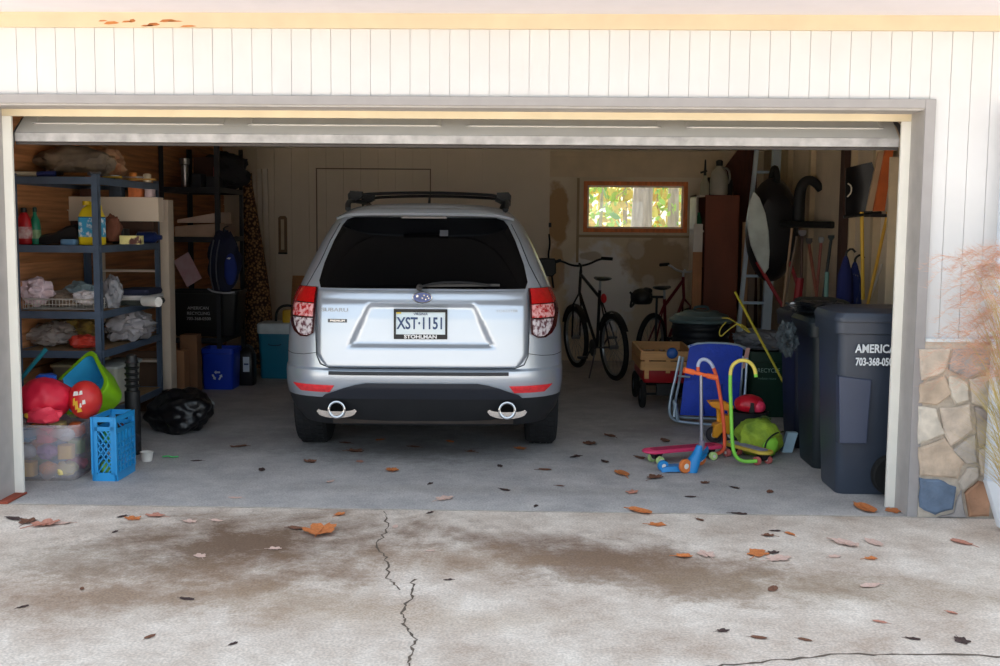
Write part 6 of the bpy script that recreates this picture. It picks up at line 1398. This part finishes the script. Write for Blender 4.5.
# red cap-shaped ball, green backpack, pale blue item
q = G(760, 440); p = W(758, 408, 1.55)
t = thing('dark_basket', 'dark squat basket under the red and pink helmet', 'basket', (2.0, 1.62, 0)); 
zt = W(758, 414, 1.5).z
b = MB(); b.lathe([(.10, 0), (.11, .01), (.13, zt-.02), (.14, zt), (.12, zt), (.1, .02)], n=24); b.build('body', M((26, 28, 34), .7), t)
t2 = thing('child_helmet', 'red and pink child helmet resting behind the lime backpack', 'helmet', (2.0, 1.62, zt)); t2.scale = (.82,)*3
b = MB(); b.blob((0, 0, .06), (.13, .12, .085), .05, 2, 7, 4, None, .003, .03); b.build('shell', M((196, 22, 44), .35, n=.1), t2)
b = MB(); b.blob((.055, -.07, .05), (.07, .05, .055), .05, 2, 7, 3, None, .003, 0); b.build('pink_side', M((230, 60, 96), .4), t2)
b = MB(); b.loft([[Vector((x*k, -.125, z)) for x in (-.022, .022)]+[Vector((x*k, -.10, z)) for x in (.022, -.022)] for k, z in ((1, .01), (.6, .09))]); b.build('dark_vent', BLK, t2)
q = G(752, 462)
lime = M((170, 196, 56), .75, n=.2, sc=9, col2=(96, 128, 40), bump=.5)
t = thing('backpack', 'lime green child backpack lying on the floor near the bins', 'backpack', (G(765, 462).x, G(765, 462).y+.22, 0))
b = MB(); b.blob((0, 0, .125), (.155, .13, .135), .16, 1.7, 19, 4, rot3(0, .2, 0), .002, .12); b.build('body', lime, t)
b = MB(); b.blob((.05, -.09, .085), (.06, .05, .08), .15, 2, 4, 3, rot3(0, .3, 0), .004, .1); b.build('front_pocket', M((140, 206, 60), .7, n=.1), t)
b = MB(); b.tube([(.16, -.02, .17), (.08, -.12, .175), (.015, -.14, .12), (.01, -.15, .02)], .006, 6, smooth=2); b.build('zip', M((26, 40, 26), .7), t)
b = MB(); b.tube([(.02, -.14, .06), (.0, -.16, .02), (.03, -.19, .006)], .012, 6, smooth=1, flat=.4); b.build('strap', M((120, 190, 60), .7), t)
b = MB(); b.tube([(.0, .0, .25), (.03, .0, .275), (.08, .0, .25)], .007, 6, smooth=1); b.build('carry_loop', M((60, 80, 30), .7), t)
p = G(789, 452); b = MB(); b.loft([[Vector((p.x-.02+x+sh, p.y+.0+yy, z)) for x, yy in ((-.035, -.03), (.035, -.03), (.035, .03), (-.035, .03))] for z, sh in ((.002, 0), (.12, .03), (.14, .035))]); T(b.build('milk_carton', M((176, 206, 224), .5, n=.12), None, False), 'pale blue carton standing between the lime backpack and the bins', 'carton')

y = 1.8; x0 = W(889, 200, y).x
b = MB(); b.b2((x0, y, .0), (WX-.01, y+.03, W(895, 157, y).z)); T(b.build('tall_board', M((206, 188, 160), .8), None, False), 'tall pale panel standing right behind the right door jamb', 'board')
# ---------------------------------------------------------------- ornamental grass and fallen leaves
t = thing('ornamental_grass', 'tall dry ornamental grass arching in from the right', 'grass', (2.92, -.74, 0)); rn = random.Random(21)
gm = M((206, 176, 128), .8, n=.2, sc=3, col2=(168, 156, 92)); pm_ = M((214, 172, 146), .85, n=.2, sc=6, col2=(196, 146, 124))
b = MB(); b2 = MB()
def blade(b, P, w0):
    n = len(P)
    for i in range(n-1):
        a, c = P[i], P[i+1]; wa, wc = w0*(1-i/n), w0*(1-(i+1)/n); s_ = Vector((.93, .3, 0)).normalized()
        b.quad([a-s_*wa, a+s_*wa, c+s_*wc, c-s_*wc])
for k in range(1100):
    a = rn.uniform(0, 2*PI); rr = rn.uniform(0, .12); base = Vector((rr*math.cos(a), rr*math.sin(a)*.6, 0))
    az = PI+rn.gauss(0, .55) if rn.random() < .75 else rn.uniform(-1.2, 1.2); reach = rn.uniform(.05, .40); h = rn.uniform(.45, 1.70); n = 9
    P = []; yy = -abs(math.sin(az))*reach*.4
    for i in range(n+1):
        u = i/n; P.append(base+Vector((math.cos(az)*reach*(.25*u+.75*u**2.6), yy*u**2, h*(u-.14*u**4))))
    blade(b, P, rn.uniform(.0026, .0052))
    if h > .95 and rn.random() < .38:
        d = Vector((math.cos(az)*.8, 0, .5)).normalized(); tip = P[-1]; L0 = rn.uniform(.12, .24)
        for j in range(46):
            u = j/46; s0 = tip+d*(L0*u)+Vector((0, 0, -.17*u*u)); q = .07*(1-.6*u)
            e = s0+d*rn.uniform(.02, .05)+Vector((rn.uniform(-q, q)*.5, rn.uniform(-q, q)*.7, rn.uniform(-q*.9, q*.5)))
            b2.quad([s0, s0+Vector((0, .0012, .0014)), e+Vector((0, .0006, 0)), e])
b.build('blades', gm, t, False); b2.build('plumes', pm_, t, False)
# fallen leaves
def leaf_mesh(kind, m, sd):
    r = random.Random(sd); b = MB(); out = []
    if kind == 0:      # lobed
        n = 26
        for i in range(n):
            a = 2*PI*i/n; k = .62+.38*abs(math.cos(2.5*a+.2))+r.uniform(-.06, .06); out.append((k*math.cos(a), k*.75*math.sin(a)))
    else:
        n = 16
        for i in range(n): a = 2*PI*i/n; k = 1+r.uniform(-.05, .05); out.append((k*math.cos(a), .48*k*math.sin(a)))
    curl = r.uniform(.25, .6); tw = r.uniform(-.3, .3)
    z = lambda x, y: .5*curl*(x*x*.5+y*y*1.2)+tw*x*y*.4+.05
    c = b.bm.verts.new((0, 0, .05)); inner = [b.bm.verts.new((x*.55, y*.55, z(x*.55, y*.55))) for x, y in out]; outer = [b.bm.verts.new((x, y, z(x, y)+r.uniform(-.04, .08))) for x, y in out]
    N_ = len(out)
    for i in range(N_):
        j = (i+1) % N_; b.bm.faces.new((c, inner[i], inner[j])); b.bm.faces.new((inner[i], outer[i], outer[j], inner[j]))
    b.tube([(-1.5, .05, .02), (-1.0, 0, .08), (.8, 0, .1)], .03, 4)
    o = b.build('fallen_leaf', m, None, False, loc=(0, 0, 0)); return o
LM = {'orange': M((196, 118, 66), .8, n=.2, sc=9), 'brown': M((112, 74, 56), .85, n=.25, sc=9), 'pale': M((206, 176, 164), .85, n=.15, sc=9), 'dark': M((66, 48, 46), .9, n=.2), 'pinkish': M((186, 130, 112), .85, n=.2)}
leafs = [ # px, py, size px half length, colour, kind
 (320, 533, 20, 'orange', 0), (296, 529, 8, 'brown', 1), (133, 519, 8, 'orange', 0), (155, 516, 9, 'pinkish', 0), (122, 517, 5, 'dark', 1), (45, 525, 13, 'pinkish', 0), (28, 522, 10, 'brown', 0), (62, 524, 8, 'pale', 1), (115, 532, 4, 'dark', 1),
 (14, 519, 9, 'dark', 1), (340, 515, 6, 'orange', 0), (430, 513, 4, 'dark', 1), (445, 499, 9, 'pale', 0), (505, 490, 6, 'dark', 1), (536, 506, 4, 'dark', 1), (640, 512, 12, 'orange', 1), (657, 525, 8, 'orange', 0), (632, 493, 7, 'pinkish', 0),
 (739, 514, 7, 'dark', 1), (684, 557, 8, 'orange', 0), (706, 555, 10, 'pale', 0), (758, 554, 12, 'orange', 0), (779, 559, 12, 'pale', 0), (773, 553, 6, 'dark', 0), (773, 589, 8, 'brown', 1), (790, 534, 6, 'orange', 1), (768, 536, 6, 'brown', 0), (775, 531, 5, 'dark', 1),
 (835, 557, 6, 'pale', 0), (871, 559, 6, 'orange', 0), (845, 544, 13, 'pale', 1), (874, 543, 11, 'pale', 1), (870, 586, 10, 'pale', 1), (723, 631, 6, 'dark', 0), (759, 638, 7, 'brown', 1), (962, 641, 9, 'dark', 0), (913, 639, 6, 'dark', 1), (962, 543, 10, 'pinkish', 1),
 (865, 509, 15, 'orange', 1), (893, 511, 9, 'orange', 0), (952, 613, 5, 'pinkish', 1), (187, 599, 7, 'dark', 1), (200, 556, 7, 'pale', 0), (190, 522, 7, 'pale', 0), (217, 521, 6, 'pale', 1), (82, 589, 4, 'brown', 1), (150, 637, 6, 'brown', 1), (233, 644, 5, 'dark', 1), (275, 549, 6, 'pale', 0), (430, 551, 4, 'pale', 1), (448, 580, 4, 'dark', 1), (395, 527, 5, 'pale', 1), (700, 520, 5, 'brown', 1), (880, 622, 6, 'pinkish', 1), (805, 640, 6, 'brown', 1), (235, 498, 6, 'pale', 1), (23, 607, 5, 'dark', 1)]
indoor = [(355, 452, 8, 'brown', 0), (392, 471, 8, 'orange', 0), (345, 443, 6, 'brown', 1), (520, 449, 7, 'orange', 0), (413, 447, 6, 'brown', 1), (450, 442, 5, 'orange', 1), (470, 452, 5, 'brown', 0), (590, 444, 8, 'brown', 0), (622, 474, 11, 'orange', 1), (655, 478, 9, 'brown', 0), (545, 470, 6, 'brown', 1), (575, 457, 6, 'dark', 1), (610, 436, 7, 'brown', 1), (500, 466, 5, 'dark', 1), (310, 462, 7, 'brown', 0), (262, 470, 6, 'dark', 1), (330, 482, 5, 'pale', 1), (665, 441, 8, 'brown', 1), (770, 492, 6, 'brown', 1), (690, 497, 5, 'dark', 1), (430, 484, 4, 'dark', 1), (560, 486, 4, 'brown', 1), (238, 447, 7, 'brown', 1), (196, 461, 5, 'dark', 1), (380, 440, 5, 'orange', 0), (360, 462, 5, 'pinkish', 0), (605, 462, 6, 'dark', 1), (705, 483, 5, 'brown', 0), (640, 458, 7, 'brown', 1), (735, 488, 5, 'dark', 1)]
cache = {}; rn = random.Random(5)
def wherel(px, py, ins):
    lr = 'left' if px < 333 else ('middle' if px < 667 else 'right')
    if ins: return ('under and behind the car' if 280 < px < 580 and py < 465 else 'on the garage floor'), lr
    return ('at the near edge of the driveway' if py > 600 else ('on the driveway just outside the opening' if py < 545 else 'midway down the driveway')), lr
seen = {}
allL = [(l, False) for l in leafs]+[(l, True) for l in indoor]
for (px, py, s_, col, kind), ins in allL:
    wh, lr = wherel(px, py, ins); seen.setdefault((col, kind, wh, lr), []).append(1)
cnt = {}
for (px, py, s_, col, kind), ins in allL:
    key = (col, kind, (int(px)+int(py)) % 2)
    p = G(px, py); sc_ = s_/FPX*(p.y+CD)*1.25
    wh, lr = wherel(px, py, ins)
    szw = 'tiny' if s_ <= 5 else ('small' if s_ <= 8 else ('medium' if s_ <= 11 else 'large'))
    lb = '%s %s %s fallen leaf %s, %s part' % (szw, col, 'lobed' if kind == 0 else 'narrow', wh, lr)
    if key not in cache: o = leaf_mesh(kind, LM[col], len(cache)+3); cache[key] = o
    else: o = cache[key].copy(); C.objects.link(o)
    o.location = (p.x, p.y, .0 if ins else .0); o.scale = (sc_, sc_, sc_*rn.uniform(.6, 1.1)); o.rotation_euler = (0, 0, rn.uniform(0, 6.28))
    tag(o, lb, 'leaf', 'dry leaves blown onto the garage floor' if ins else 'dry leaves fallen on the driveway')
# ---------------------------------------------------------------- light and view
w = bpy.data.worlds.new('world'); bpy.context.scene.world = w; w.use_nodes = True
nt = w.node_tree; N = nt.nodes; L = nt.links; bg = N['Background']
sky = N.new('ShaderNodeTexSky'); sky.sky_type = 'NISHITA'; sky.sun_disc = False; sky.sun_elevation = math.radians(38); sky.sun_rotation = math.radians(15)
sky.air_density = 1.2; sky.dust_density = 2.5
mx = N.new('ShaderNodeMix'); mx.data_type = 'RGBA'; mx.inputs[0].default_value = .62; mx.inputs[7].default_value = (.84, .93, 1.0, 1)
vm = N.new('ShaderNodeVectorMath'); vm.operation = 'SCALE'; vm.inputs['Scale'].default_value = .12
L.new(sky.outputs[0], vm.inputs[0]); L.new(vm.outputs[0], mx.inputs[6]); L.new(mx.outputs[2], bg.inputs[0]); bg.inputs[1].default_value = .5
sun = bpy.data.lights.new('sun', 'SUN'); sun.energy = 6; sun.angle = math.radians(1); sun.color = (1, .97, .92)
so = bpy.data.objects.new('sun', sun); C.objects.link(so); so.location = (6, 20, 18)
so.rotation_euler = Vector((.3, -1, -1.22)).to_track_quat('-Z', 'Y').to_euler()
s = bpy.context.scene; s.view_settings.view_transform = 'Standard'; s.view_settings.look = 'None'; s.view_settings.gamma = 1; s.view_settings.use_curve_mapping = False
s.view_settings.exposure = 2.0
